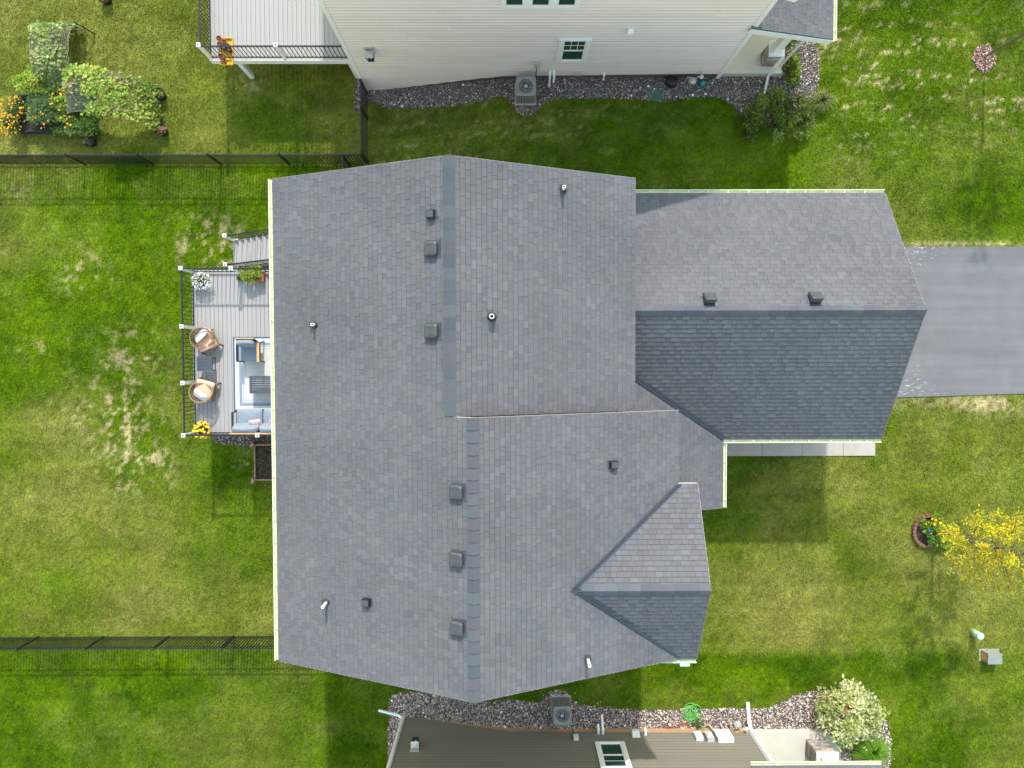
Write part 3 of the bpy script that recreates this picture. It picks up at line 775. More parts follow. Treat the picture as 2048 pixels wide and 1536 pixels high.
core.add([(5.0, -3.9, 5.84), (5.0, -7.9, 5.84), (5.0, FYR, 6.95), (4.85, -3.9, 5.84), (4.85, -7.9, 5.84), (4.85, FYR, 6.95)], [(0, 1, 2), (5, 4, 3), (0, 2, 5, 3), (1, 4, 5, 2), (0, 3, 4, 1)])
mk('wall', core, M_wallmain, house)
lap = MB()
for p, q, z0, z1, o in (((-6.1, 4.6), (-6.1, -8.0), -1.0, 5.8, (-1, 0, 0)), ((-6.1, 4.6), (3.1, 4.6), 0, 5.8, (0, 1, 0)), ((-6.1, -8.0), (4.35, -8.0), 0, 5.8, (0, -1, 0)),
                        ((11.5, -2.05), (11.5, 4.9), .3, 3.0, (1, 0, 0)), ((3.2, 4.9), (11.5, 4.9), .2, 3.0, (0, 1, 0)), ((6.5, -2.05), (11.5, -2.05), .2, 3.0, (0, -1, 0))):
    lap_wall(lap, p, q, z0, z1, o)
mk('siding', lap, M_wallmain, house, kind='stuff')
gd = mk('garage_door', MB().box(11.5, 11.56, -1.1, 3.9, .04, 2.45), M_white, house)
for r in range(4):
    for c_ in range(8):
        mk('panel', MB().box(11.56, 11.575, -1.05 + c_ * .615, -.5 + c_ * .615, .1 + r * .59, .58 + r * .59), M_white, gd)
def window(parent, x0, x1, z0, z1, y, out, cols=3, split=True, trim=.14):
    """double-hung window in a wall facing +-Y: trim, frame, sash, panes and grille bars"""
    s = out
    t = MB()
    for a, b, c_, d in ((x0, x1, z1 - trim * .55, z1), (x0, x1, z0, z0 + trim * .55), (x0, x0 + trim, z0 + trim * .55, z1 - trim * .55), (x1 - trim, x1, z0 + trim * .55, z1 - trim * .55)):
        t.box(a, b, min(y, y + s * .065), max(y, y + s * .065), c_, d)
    w = mk('window', t, M_white, parent)
    xi0, xi1, zi0, zi1 = x0 + trim, x1 - trim, z0 + trim * .55, z1 - trim * .55
    f = MB(); e = .045
    for a, b, c_, d in ((xi0, xi1, zi1 - e, zi1), (xi0, xi1, zi0, zi0 + e), (xi0, xi0 + e, zi0 + e, zi1 - e), (xi1 - e, xi1, zi0 + e, zi1 - e)):
        f.box(a, b, min(y, y + s * .045), max(y, y + s * .045), c_, d)
    zm = (zi0 + zi1) / 2
    if split: f.box(xi0 + e, xi1 - e, min(y, y + s * .04), max(y, y + s * .04), zm - .035, zm + .035)
    mk('sash', f, M_white, w)
    ya, yb = min(y, y + s * .024), max(y, y + s * .024)
    if split:
        mk('pane', MB().box(xi0 + e, xi1 - e, ya, yb, zi0 + e, zm - .035), M_glass, w)
        mk('pane', MB().box(xi0 + e, xi1 - e, ya, yb, zm + .035, zi1 - e), M_glass, w)
        gb = MB(); k0, k1 = zm + .035, zi1 - e
    else:
        mk('pane', MB().box(xi0 + e, xi1 - e, ya, yb, zi0 + e, zi1 - e), M_glass, w)
        gb = MB(); k0, k1 = zi0 + e, zi1 - e
    y1_, y2_ = sorted((y + s * .025, y + s * .034))
    for i in range(1, cols):
        xx = xi0 + e + (xi1 - xi0 - 2 * e) * i / cols; gb.box(xx - .009, xx + .009, y1_, y2_, k0, k1)
    zz = (k0 + k1) / 2; gb.box(xi0 + e, xi1 - e, y1_, y2_ + .001, zz - .009, zz + .009)
    mk('grille', gb, M_white, w)
    return w
window(house, -3.5, -2.3, 1.6, 3.1, 4.62, 1); window(house, -4.5, -3.3, 3.7, 5.1, -8.02, -1); window(house, 1.2, 2.4, 3.7, 5.1, -8.02, -1)
sdr = mk('sliding_door', MB().box(-6.18, -6.1, -.9, 1.5, .56, 2.75), M_white, house)
mk('pane', MB().box(-6.2, -6.17, -.8, .26, .66, 2.65), M_glass, sdr); mk('pane', MB().box(-6.2, -6.17, .34, 1.4, .66, 2.65), M_glass, sdr)

# roof vents and pipes of the main house
def slope_frame(x, y, zf, e=.01):
    n = Vector((-(zf(x + e, y) - zf(x - e, y)) / (2 * e), -(zf(x, y + e) - zf(x, y - e)) / (2 * e), 1)).normalized()
    return n
def solve(px, py, zf, off=0.0):
    z = 6.5
    for _ in range(25):
        x, y = W(px, py, z); z = zf(x, y) + off
    return x, y, z
fL = lambda x, y: zL(x); f1 = lambda x, y: zR1(x); f2 = lambda x, y: zR2(x); fN = lambda x, y: zGN(y)
def box_vent(px, py, zf, down, label, rise=0.0):
    """slant-back attic vent: flange, louvred body and a stepped hood that faces downslope"""
    x, y, z = solve(px, py, zf, .12); z -= .12
    d = Vector((down[0], down[1], 0)); n = slope_frame(x, y, zf)
    ds = (d - n * d.dot(n)).normalized(); sd_ = n.cross(ds).normalized()
    o = Vector((x, y, z)); P = lambda a, b, h: o + ds * a + sd_ * b + n * h
    flange = MB(); flange.add([P(-.22, -.22, .024), P(.2, -.22, .026), P(.2, .22, .026), P(-.22, .22, .024), P(-.22, -.22, .002), P(.2, -.22, .002), P(.2, .22, .002), P(-.22, .22, .002)],
                              [(0, 1, 2, 3), (0, 4, 5, 1), (1, 5, 6, 2), (2, 6, 7, 3), (3, 7, 4, 0)])
    v = mk('roof_vent', flange, M_ventgry, house, label=label)
    b = MB()
    lo = [(-.15, -.13), (.13, -.13), (.13, .13), (-.15, .13)]
    b.add([P(a, c, .02) for a, c in lo] + [P(a, c, .10) for a, c in lo], [(4, 5, 6, 7), (0, 1, 5, 4), (1, 2, 6, 5), (2, 3, 7, 6), (3, 0, 4, 7)])
    mk('louvre', b, M_black, v)
    h = MB()
    o8 = [(-.17, -.13), (-.13, -.17), (.13, -.17), (.15, -.19), (.19, -.15), (.19, .15), (.15, .19), (.13, .17), (-.13, .17), (-.17, .13)]
    t8 = [(a * .82, c * .80) for a, c in o8]
    k = len(o8)
    h.add([P(a, c, .085) for a, c in o8] + [P(a, c, .125 + max(0, .19 - a) * rise) for a, c in o8] + [P(a, c, .15 + max(0, .19 - a) * rise) for a, c in t8],
          [tuple(range(k))[::-1]] + [(i, (i + 1) % k, k + (i + 1) % k, k + i) for i in range(k)] + [(k + i, k + (i + 1) % k, 2 * k + (i + 1) % k, 2 * k + i) for i in range(k)] + [tuple(range(2 * k, 3 * k))])
    mk('hood', h, M_ventgry, v)
    for c in (-.1, .1):
        mk('rib', MB().beam(P(-.1, c, .152 + .29 * rise), P(.1, c, .152 + .09 * rise), .014, .008), M_ventgry, v)
for px, py, zf, dn in ((865, 497, fL, (-1, 0)), (866, 662, fL, (-1, 0)), (916, 985, fL, (-1, 0)), (916, 1120, fL, (-1, 0)), (917, 1258, fL, (-1, 0)), (1420, 600, fN, (0, 1)), (1632, 598, fN, (0, 1))):
    box_vent(px, py, zf, dn, None, .42 if zf is fN else .06)
def exhaust(px, py, zf, down):
    x, y, z = solve(px, py, zf, .1); z -= .1
    d = Vector((down[0], down[1], 0)); n = slope_frame(x, y, zf); ds = (d - n * d.dot(n)).normalized(); s = n.cross(ds).normalized(); o = Vector((x, y, z))
    P = lambda a, b, h: o + ds * a + s * b + n * h
    m = MB(); q = [(-.15, -.12), (.15, -.12), (.15, .12), (-.15, .12)]
    m.add([P(a, b, .024) for a, b in q] + [P(a, b, 0) for a, b in q], [(0, 1, 2, 3)] + [(i, 4 + i, 4 + (i + 1) % 4, (i + 1) % 4) for i in range(4)])
    v = mk('exhaust_vent', m, M_ventgry, house)
    m = MB(); q = [(-.10, -.10), (.10, -.10), (.10, .10), (-.10, .10)]; q2 = [(-.085, -.075), (.085, -.075), (.085, .075), (-.085, .075)]
    m.add([P(a, b, .02) for a, b in q] + [P(a, b, .16 if a > 0 else .13) for a, b in q], [(0, 1, 5, 4), (1, 2, 6, 5), (2, 3, 7, 6), (3, 0, 4, 7), (4, 5, 6, 7)])
    mk('hood', m, M_black, v)
    mk('lid', MB().add([P(a, b, .170 if a > 0 else .14) for a, b in q2] + [P(a, b, .155 if a > 0 else .125) for a, b in q2], [(0, 1, 2, 3)] + [(i, 4 + i, 4 + (i + 1) % 4, (i + 1) % 4) for i in range(4)]), M_ventgry, v)
for px, py, zf, dn in ((864, 428, fL, (-1, 0)), (735, 1206, fL, (-1, 0)), (1225, 930, f2, (1, 0))):
    exhaust(px, py, zf, dn)
def vent_pipe(px, py, zf, h, r, dark=False, collar=.075):
    """plumbing stack: flashing, rubber boot and an open pipe"""
    x, y, z = solve(px, py, zf)
    n = slope_frame(x, y, zf); a = Vector((1, 0, 0)); a = (a - n * a.x).normalized(); b = n.cross(a); o = Vector((x, y, z))
    P = lambda u, v_, w: o + a * u + b * v_ + n * w
    m = MB(); m.add([P(-.14, -.14, .024), P(.14, -.14, .024), P(.14, .14, .024), P(-.14, .14, .024), P(-.14, -.14, 0), P(.14, -.14, 0), P(.14, .14, 0), P(-.14, .14, 0)], [(0, 1, 2, 3)] + [(i, 4 + i, 4 + (i + 1) % 4, (i + 1) % 4) for i in range(4)])
    v = mk('vent_pipe', m, M_ventgry, house)
    mk('boot', MB().lathe([(collar + .025, z - .02), (collar + .015, z + .06), (r + .012, z + .10), (r + .008, z + .13)], x, y, 18), M_rubber, v, True)
    m = MB(); m.lathe([(r, z), (r, z + h), (r * .72, z + h), (r * .72, z + h - .15)], x, y, 18, closed=False)
    mk('pipe', m, M_pvc, v)
    mk('bore', MB().lathe([(r * .71, z + h - .16), (r * .71, z + h - .12)], x, y, 14), M_black, v)
    if dark: mk('sleeve', MB().lathe([(r + .022, z), (r + .022, z + h - .05), (r + .002, z + h - .05)], x, y, 18, closed=False), M_rubber, v)
vent_pipe(1126, 380, f1, .36, .042); vent_pipe(984, 634, f1, .3, .062, True, .1); vent_pipe(630, 650, fL, .30, .042); vent_pipe(654, 1203, fL, .46, .042); vent_pipe(1175, 1316, f2, .5, .042)

# ------------------------------------------------------------------ decks
BAL = MB().tube([(0, 0, 0), (0, 0, .82)], .0135, 6).mesh('baluster', (0, 0, 0), M_black)
CAPM = MB().add([(-.068, -.068, 0), (.068, -.068, 0), (.068, .068, 0), (-.068, .068, 0), (-.068, -.068, .03), (.068, -.068, .03), (.068, .068, .03), (-.068, .068, .03), (-.03, -.03, .05), (.03, -.03, .05), (.03, .03, .05), (-.03, .03, .05)],
                [(0, 3, 2, 1), (0, 1, 5, 4), (1, 2, 6, 5), (2, 3, 7, 6), (3, 0, 4, 7), (4, 5, 9, 8), (5, 6, 10, 9), (6, 7, 11, 10), (7, 4, 8, 11), (8, 9, 10, 11)]).mesh('post_cap', (0, 0, 0), M_white)
FINM = MB().lathe([(.024, 0), (.024, .014), (.012, .022)], 0, 0, 10).mesh('cap_light', (0, 0, 0), M_black)
POSTM = MB().box(-.05, .05, -.05, .05, 0, 1.0).mesh('rail_post', (0, 0, 0), M_white)
def rail_post(x, y, z, parent, h=1.0):
    p = inst('rail_post', POSTM, (x, y, z), parent, scale=(1, 1, h))
    p.scale = (1, 1, h)
    c = bpy.data.objects.new('post_cap', CAPM); col.objects.link(c); c.parent = p; c.location = (0, 0, 1.0); c.scale = (1, 1, 1 / h)
    f = bpy.data.objects.new('cap_light', FINM); col.objects.link(f); f.parent = p; f.location = (0, 0, 1.0 + .05 / h); f.scale = (1, 1, 1 / h)
    return p
def rail_run(p, q, parent, pitch=.135, top=.94, bot=.09):
    """two rails and the balusters between them; p, q at floor level, may slope"""
    p = Vector(p); q = Vector(q); d = q - p; L = math.hypot(d.x, d.y)
    up = Vector((0, 0, 1))
    mk('top_rail', MB().beam(p + up * top, q + up * top, .05, .035), M_black, parent)
    mk('bottom_rail', MB().beam(p + up * bot, q + up * bot, .035, .035), M_black, parent)
    n = int(L / pitch)
    for i in range(n):
        t = (i + .5) / n; o = p + d * t
        inst('baluster', BAL, (o.x, o.y, o.z + bot + .01), parent)
def deck_boards(parent, x0, x1, y0, y1, z, pitch, m):
    n = max(1, round((x1 - x0) / pitch)); w = (x1 - x0) / n
    for i in range(n):
        dz = random.uniform(-.0015, .0015)
        mk('deck_board', MB().box(x0 + i * w + .005, x0 + (i + 1) * w - .005, y0, y1, z - .025 + dz, z + dz), m, parent)

# backyard deck of the grey house, with the stair beside it
DZ = .5
DX0, DX1, DY0, DY1 = -11.22, -6.14, -2.55, 3.28
deck = thing('deck', (-8.7, .4, -1.2), 'grey composite backyard deck with black railing and white posts', 'deck')
deck_boards(deck, DX0 + .03, DX1, DY0 + .03, DY1 - .03, DZ, .149, M_deck)
for a, b, c_, d in ((DX0, DX0 + .03, DY0, DY1), (DX0 + .03, DX1, DY0, DY0 + .028), (DX0 + .03, DX1, DY1 - .028, DY1)):
    mk('fascia_board', MB().box(a, b, c_, d, DZ - .26, DZ - .002), M_white, deck)
for x in (-11.0, -8.7):
    for y in (-2.3, .4, 3.0):
        mk('support_post', MB().box(x - .07, x + .07, y - .07, y + .07, -1.25, DZ - .27), M_white, deck)
for y in (-2.3, 3.0): mk('joist_beam', MB().box(-11.15, -6.2, y - .06, y + .06, DZ - .26, DZ - .03), M_cedar, deck)
RX = DX0 + .075
yN, yS = DY1 - .06, DY0 + .06
ws_ = [yN, W(362, 653, 1.5)[1], W(363, 766, 1.5)[1], yS]
for y in ws_: rail_post(RX, y, DZ, deck)
for a, b in zip(ws_[:-1], ws_[1:]): rail_run((RX, a - .05, DZ), (RX, b + .05, DZ), deck)
xs1 = W(515, 877, 1.5)[0]
rail_post(xs1, yS, DZ, deck); rail_run((RX + .05, yS, DZ), (xs1 - .05, yS, DZ), deck); rail_run((xs1 + .05, yS, DZ), (DX1 - .02, yS, DZ), deck)
xn1 = W(462, 532, 1.5)[0]
rail_post(xn1, yN, DZ, deck); rail_run((RX + .05, yN, DZ), (xn1 - .05, yN, DZ), deck); rail_run((xn1 + .05, yN, DZ), (DX1 - .9, yN, DZ), deck)
# stair: treads climb from the lawn towards the house
sx0 = W(467, 500, -1.05)[0]; sy0, sy1 = W(480, 537, -1.0)[1], W(480, 478, -1.0)[1]
nt = 9; rise = (DZ + 1.2) / (nt + 0.0); run = .285
for i in range(nt):
    zt = -1.2 + rise * (i + 1); xa = sx0 + run * i
    for k in range(2):
        mk('stair_tread', MB().box(xa + k * .143, xa + k * .143 + .138, sy0, sy1, zt - .026, zt), M_deck, deck)
    mk('stair_riser', MB().box(xa + .004, xa + .022, sy0 + .01, sy1 - .01, zt - rise, zt - .028), M_white, deck)
xe = sx0 + run * nt
deck_boards(deck, xe, DX1, DY1 + .005, sy1, DZ, .149, M_deck)
for y in (sy0 + .03, sy1 - .03):
    mk('stringer', MB().beam((sx0, y, -1.13), (xe, y, DZ - .14), .04, .26), M_white, deck)
    rail_post(sx0 + .05, y, -1.15, deck, 1.02)
    rail_run((sx0 + .1, y, -1.08), (xe, y, DZ - .02), deck, .125, .90, .13)
mk('support_post', MB().box(xe + .1, xe + .22, sy1 - .2, sy1 - .08, -1.25, DZ - .03), M_white, deck)

# deck of the cream house
ndeck = thing('deck', (-7.9, 13, -1.2), 'high pale deck on the back of the cream house, behind white posts', 'deck')
NX0, NX1, NY0, NY1, NZ = -10.45, -5.30, 10.60, 16.5, .55
deck_boards(ndeck, NX0 + .03, NX1, NY0 + .03, NY1, NZ, .158, M_deckn)
for a, b, c_, d in ((NX0, NX0 + .03, NY0, NY1), (NX0 + .03, NX1, NY0, NY0 + .028)):
    mk('fascia_board', MB().box(a, b, c_, d, NZ - .30, NZ - .004), M_white, ndeck)
npx, npy = W(506, 165, -1.25)[0], 10.74
mk('support_post', MB().box(npx - .08, npx + .08, npy - .08, npy + .08, -1.3, NZ - .3), M_white, ndeck)
mk('support_post', MB().box(-5.7, -5.54, npy - .08, npy + .08, -1.3, NZ - .3), M_white, ndeck)
mk('support_post', MB().box(npx - .08, npx + .08, 15.6, 15.76, -1.3, NZ - .3), M_white, ndeck)
mk('joist_beam', MB().box(NX0 + .3, NX1, npy - .07, npy + .07, NZ - .29, NZ - .03), M_white, ndeck)
nrx, nry = NX0 + .07, NY0 + .07
for x in (nrx, W(552, 104, NZ + 1)[0], NX1 - .08): rail_post(x, nry, NZ, ndeck, 1.03)
xm = W(552, 104, NZ + 1)[0]
rail_run((nrx + .05, nry, NZ), (xm - .05, nry, NZ), ndeck, .137); rail_run((xm + .05, nry, NZ), (NX1 - .13, nry, NZ), ndeck, .137)
rail_run((nrx, nry + .05, NZ), (nrx, 13.6, NZ), ndeck, .137); rail_post(nrx, 13.65, NZ, ndeck, 1.03)

# ------------------------------------------------------------------ fences
PICK = MB().box(-.0135, .0135, -.0135, .0135, .03, 1.20).mesh('picket', (0, 0, 0), M_black)
FPOST = MB().box(-.032, .032, -.032, .032, 0, 1.27).add([(-.04, -.04, 1.27), (.04, -.04, 1.27), (.04, .04, 1.27), (-.04, .04, 1.27), (0, 0, 1.31)], [(0, 1, 4), (1, 2, 4), (2, 3, 4), (3, 0, 4), (3, 2, 1, 0)]).mesh('fence_post', (0, 0, 0), M_black)
def fence(name, pts, label, panel=2.52, first=None, pitch=.112):
    f = thing(name, (pts[0][0], pts[0][1], g(pts[0][0])), label, 'fence', 'black metal picket fences')
    for (a, b) in zip(pts[:-1], pts[1:]):
        A = Vector((a[0], a[1], 0)); B = Vector((b[0], b[1], 0)); L = (B - A).length; d = (B - A) / L
        rz = math.atan2(d.y, d.x)
        cuts = [0.0]; t = first if first else panel
        while t < L - .5: cuts.append(t); t += panel
        cuts.append(L)
        for t in cuts:
            p = A + d * t; inst('fence_post', FPOST, (p.x, p.y, g(p.x) - .02), f, rz)
        for t0, t1 in zip(cuts[:-1], cuts[1:]):
            p = A + d * (t0 + .03); q = A + d * (t1 - .03)
            zp, zq = g(p.x), g(q.x)
            for h, hh in ((1.19, .028), (1.02, .024), (.09, .028)):
                mk('fence_rail', MB().beam((p.x, p.y, zp + h), (q.x, q.y, zq + h), .028, hh), M_black, f)
            n = max(1, int((t1 - t0 - .06) / pitch))
            for i in range(n):
                o = p + (q - p) * ((i + .5) / n); inst('picket', PICK, (o.x, o.y, g(o.x)), f, rz)
    return f
fy = W(300, 327, -1.1)[1]
bx = -5.27
fence('picket_fence', [(-20.6, fy), (bx, fy)], 'long black picket fence between the two upper backyards', 2.56, W(130, 310, 0)[0] + 20.6 - 0.0)
fence('picket_fence', [(bx, fy + .05), (bx, WALL_N - .1)], 'short black picket fence from the corner of the cream house', 1.6)
fence('picket_fence', [(-5.94, fy - .05), (-5.94, 4.75)], 'black picket fence stub running in under the upper roof edge', 1.5)
fy2 = W(300, 1298, .0)[1]
fence('picket_fence', [(-20.6, fy2), (-6.0, fy2), (-6.0, -8.08)], 'black picket fence along the lower edge of the left lawn', 2.5)

# ------------------------------------------------------------------ neighbouring houses
def neighbour_wall(h, y, out, x0, x1, ztop, m, skirt, mskirt, sk_h, zlow):
    """lapped boards on a wall facing +-Y, cut along the sloping grade, over a skirt"""
    e = .178
    z = zlow
    def xcut(zz):                      # where the foot of the siding meets height zz
        lo, hi = x0, x1
        if foot(x1) <= zz: return x1
        for _ in range(40):
            mid = (lo + hi) / 2
            if foot(mid) < zz: lo = mid
            else: hi = mid
        return lo
    def foot(x):
        t = min(1, max(0, (x - x0 - .4) / 4.5)); return g(x) + .04 + sk_h * t
    while z < ztop - .01:
        t = min(z + e, ztop)
        xa, xb = xcut(z), xcut(t)
        if xb > x0 + .05:
            xa = max(xa, x0 + .02)
            ya, yb, yc = y + out * .020, y + out * .003, y - out * .02
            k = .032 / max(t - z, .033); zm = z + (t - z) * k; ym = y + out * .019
            lim = min(xa, xb) - .3; js = [x0]; jn = x0 + random.uniform(.9, 3.6)
            while jn < lim: js.append(jn); jn += random.choice((3.66, 3.66, 2.4, 1.8))
            for i_, xl in enumerate(js):                # panels butt end to end along the course
                last = i_ == len(js) - 1
                ra, rb = (xa, xb) if last else (js[i_ + 1] - .004, js[i_ + 1] - .004)
                rm = ra + (rb - ra) * k
                vs = [(xl, ya, z), (ra, ya, z), (rb, yb, t), (xl, yb, t), (xl, yc, z), (ra, yc, z), (rb, yc, t), (xl, yc, t), (xl, ym, zm), (rm, ym, zm)]
                fs = [(8, 9, 2, 3), (7, 6, 5, 4), (0, 4, 5, 1), (3, 2, 6, 7), (0, 8, 3, 7, 4), (1, 5, 6, 2, 9)]
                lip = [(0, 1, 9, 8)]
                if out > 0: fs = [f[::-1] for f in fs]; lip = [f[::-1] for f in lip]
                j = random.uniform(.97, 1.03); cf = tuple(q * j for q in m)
                mk('siding_board', MB().add(vs, fs, cf).add(vs, lip, tuple(q * .74 for q in cf)), M_sidboard, h)  # shadow line of each lap painted into the colour of the lower lip
        z = t
    # skirt below
    n = 24; m2 = MB(); vs = []
    for i in range(n + 1):
        x = x0 + (x1 - x0) * i / n
        vs += [(x, y + out * .002, g(x) - .2), (x, y + out * .002, foot(x) + .06), (x, y - out * .1, g(x) - .2), (x, y - out * .1, foot(x) + .06)]
    fs = []
    for i in range(n):
        a = i * 4; b = a + 4; fs += [(a, b, b + 1, a + 1), (a + 1, b + 1, b + 3, a + 3)]
    m2.add(vs, fs); mk('foundation_skirt', m2, mskirt, h)

nh = thing('house', (1, 15, 0), 'cream lap sided house with white corner trim along the top', 'house', None)
NXL, NXR = -5.30, 7.50
core = MB(); core.prism([(NXL + .03, WALL_N + .03), (NXR, WALL_N + .03), (NXR, 24), (NXL + .03, 24)], -1.5, 6.9)
mk('wall', core, M_siding, nh)
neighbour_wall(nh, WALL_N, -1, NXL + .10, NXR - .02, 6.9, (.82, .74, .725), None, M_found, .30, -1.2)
mk('corner_trim', MB().box(NXL - .03, NXL + .10, WALL_N - .035, WALL_N + .1, g(NXL) - .05, 6.9), M_white, nh)
mk('corner_trim', MB().box(NXR - .03, NXR + .12, WALL_N - .035, WALL_N + .1, .0, 6.9), M_white, nh)
def gable_roof(h, xl, xr, ya, yb, ze, slope, m=M_shingle):
    xc = (xl + xr) / 2; zr = ze + slope * (xc - xl)
    t = MB()
    t.slab([(xl, ya, ze), (xc, ya, zr), (xc, yb, zr), (xl, yb, ze)] if ya > 0 else [(xl, yb, ze), (xc, yb, zr), (xc, ya, zr), (xl, ya, ze)], .05, (.14, .147, .16))
    t.slab([(xc, ya, zr), (xr, ya, ze), (xr, yb, ze), (xc, yb, zr)] if ya > 0 else [(xc, yb, zr), (xr, yb, ze), (xr, ya, ze), (xc, ya, zr)], .05, (.14, .147, .16))
    o = mk('roof', t, m, h)
    f = MB()
    f.beam((xl, ya, ze - .14), (xc, ya, zr - .14), .05, .18); f.beam((xc, ya, zr - .14), (xr, ya, ze - .14), .05, .18)
    f.box(xl, xl + .03, min(ya, yb), max(ya, yb), ze - .24, ze - .06); f.box(xr - .03, xr, min(ya, yb), max(ya, yb), ze - .24, ze - .06)
    mk('fascia', f, M_white, h)
    yw = ya + (.4 if ya > 0 else -.4)
    for xa, xb, za, zb in ((xl + .03, xc, ze, zr), (xc, xr - .03, zr, ze)):      # boxed rake overhang
        mk('soffit', MB().slab([(xa, ya, za - .2), (xb, ya, zb - .2), (xb, yw, zb - .2), (xa, yw, za - .2)], .02), M_white, h)
    return o
gable_roof(nh, -6.0, 7.9, 9.86, 24, 6.25, .44)
gutter((-6.004, 9.88, 6.23), (-6.004, 24, 6.23), (-1, 0, 0), nh, hang=3)
window(nh, 1.64, 2.66, 1.54, 3.14, WALL_N - .02, -1)
for k in range(3): window(nh, -.17 + k * .74, .57 + k * .74, 5.16, 6.6, WALL_N - .02, -1, cols=2, trim=.1)
# porch of the cream house
pz_e, pz_i = 3.2, 3.95
px_e, py_f = W(1666, 79, 3.2)
pr = MB(); pl = [(7.42, py_f, pz_i), (px_e, py_f, pz_e), (px_e, 18, pz_e), (7.42, 18, pz_i)]
pr.slab(pl, .03); proof = mk('porch_roof', pr, M_under, nh)
sl_ = (pz_i - pz_e) / (px_e - 7.42)
lay_shingles(shingle_plane((px_e, py_f, pz_e), (px_e, 18, pz_e), (-1, 0, sl_), [(px_e, py_f, pz_e), (px_e, 14.0, pz_e), (7.42, 14.0, pz_i), (7.42, py_f, pz_i)]), proof, 300)
gutter((px_e + .004, py_f - .02, pz_e - .015), (px_e + .004, 18, pz_e - .015), (1, 0, 0), nh, hang=.8)
mk('rake_board', MB().beam((7.40, py_f - .02, pz_i - .15), (px_e, py_f - .02, pz_e - .15), .03, .22), M_white, nh)
mk('soffit', MB().slab([(7.5, py_f, pz_i - .28), (px_e - .05, py_f, pz_e - .20), (px_e - .05, 18, pz_e - .20), (7.5, 18, pz_i - .28)], .02), M_siding, nh)
mk('step_flashing', MB().beam((NXR + .15, WALL_N + .16, 4.02), (NXR + .15, WALL_N + 3, 4.02), .10, .10), M_white, nh)
mk('stoop', MB().box(7.55, 9.86, 10.24, 17, -.4, .30), M_stoop, nh)
def stone_pier(h, x0, x1, y0, y1, z0, z1, colx, ztop, cap=.04):
    core = MB().box(x0 + .03, x1 - .03, y0 + .03, y1 - .03, z0, z1); pier = mk('stone_pier', core, M_found, h)
    pal = [(.27, .25, .24), (.35, .29, .24), (.22, .20, .21), (.42, .34, .27), (.30, .26, .25), (.46, .40, .35)]
    z = z0
    while z < z1 - .02:
        hh = min(random.uniform(.08, .15), z1 - z)
        for side in range(4):
            L = (x1 - x0) if side < 2 else (y1 - y0)
            a = 0
            while a < L - .01:
                w = min(random.uniform(.12, .3), L - a)
                if L - a - w < .06: w = L - a
                pr_ = random.uniform(0, .022); c = random.choice(pal); f = random.uniform(.8, 1.2); c = tuple(q * f for q in c)
                if side == 0: m = MB().box(x0 + a + .004, x0 + a + w - .004, y0 - pr_, y0 + .04, z + .004, z + hh - .004, c)
                elif side == 1: m = MB().box(x0 + a + .004, x0 + a + w - .004, y1 - .04, y1 + pr_, z + .004, z + hh - .004, c)
                elif side == 2: m = MB().box(x0 - pr_, x0 + .04, y0 + a + .004, y0 + a + w - .004, z + .004, z + hh - .004, c)
                else: m = MB().box(x1 - .04, x1 + pr_, y0 + a + .004, y0 + a + w - .004, z + .004, z + hh - .004, c)
                mk('stone', m, M_stonev, pier)
                a += w
        z += hh
    mk('cap', MB().box(x0 - .05, x1 + .05, y0 - .05, y1 + .05, z1, z1 + .06), M_white, pier)
    cx, cy = (x0 + x1) / 2, (y0 + y1) / 2
    c = MB().cbox(cx, cy, z1 + .06, colx, colx, ztop - z1 - .06); c.cbox(cx, cy, z1 + .06, colx + .07, colx + .07, .16); c.cbox(cx, cy, ztop - .16, colx + .07, colx + .07, .15)
    mk('column', c, M_white, h)
stone_pier(nh, 9.02, 9.46, 10.50, 10.94, .30, 1.15, .26, 2.98)
d = MB(); d.beam((9.62, 10.42, 2.95), (9.62, 10.42, .45), .075, .06, up=(0, 1, 0)); d.beam((px_e - .05, 10.42, 3.08), (9.62, 10.42, 2.93), .075, .06); d.beam((9.62, 10.42, .47), (9.30, 10.18, .20), .075, .06); d.beam((9.31, 10.19, .21), (9.20, 9.55, .12), .075, .06)
mk('downspout', d, M_siding, nh)
# fittings on the cream wall (fixed to the house)
def lantern(h, x, z, y, out, body):
    k = out
    b = mk('wall_lantern', MB().box(x - .16, x + .16, min(y, y + k * .03), max(y, y + k * .03), z - .02, z + .12), M_boxgrey, h)
    m = MB(); r = .16; yc = y + k * .17
    m.add([(x - .14, yc - .13, z), (x + .14, yc - .13, z), (x + .14, yc + .13, z), (x - .14, yc + .13, z), (x - .03, yc - .03, z + .10), (x + .03, yc - .03, z + .10), (x + .03, yc + .03, z + .10), (x - .03, yc + .03, z + .10)],
          [(3, 2, 1, 0), (0, 1, 5, 4), (1, 2, 6, 5), (2, 3, 7, 6), (3, 0, 4, 7), (4, 5, 6, 7)])
    mk('lantern_roof', m, body, b)
    for sx_ in (-1, 1):
        for sy_ in (-1, 1):
            mk('lantern_bar', MB().beam((x + sx_ * .12, yc + sy_ * .12, z), (x + sx_ * .085, yc + sy_ * .085, z - .34), .028, .028), M_acdark, b)
    mk('lantern_base', MB().cbox(x, yc, z - .37, .20, .20, .04), M_acdark, b)
    mk('lamp', MB().lathe([(.03, z - .3), (.045, z - .2), (.03, z - .05)], x, yc, 10), M_pvc, b)
lx, _ = W(738, 104, 2.45)
lantern(nh, lx, 2.42, WALL_N - .018, -1, M_boxgrey)
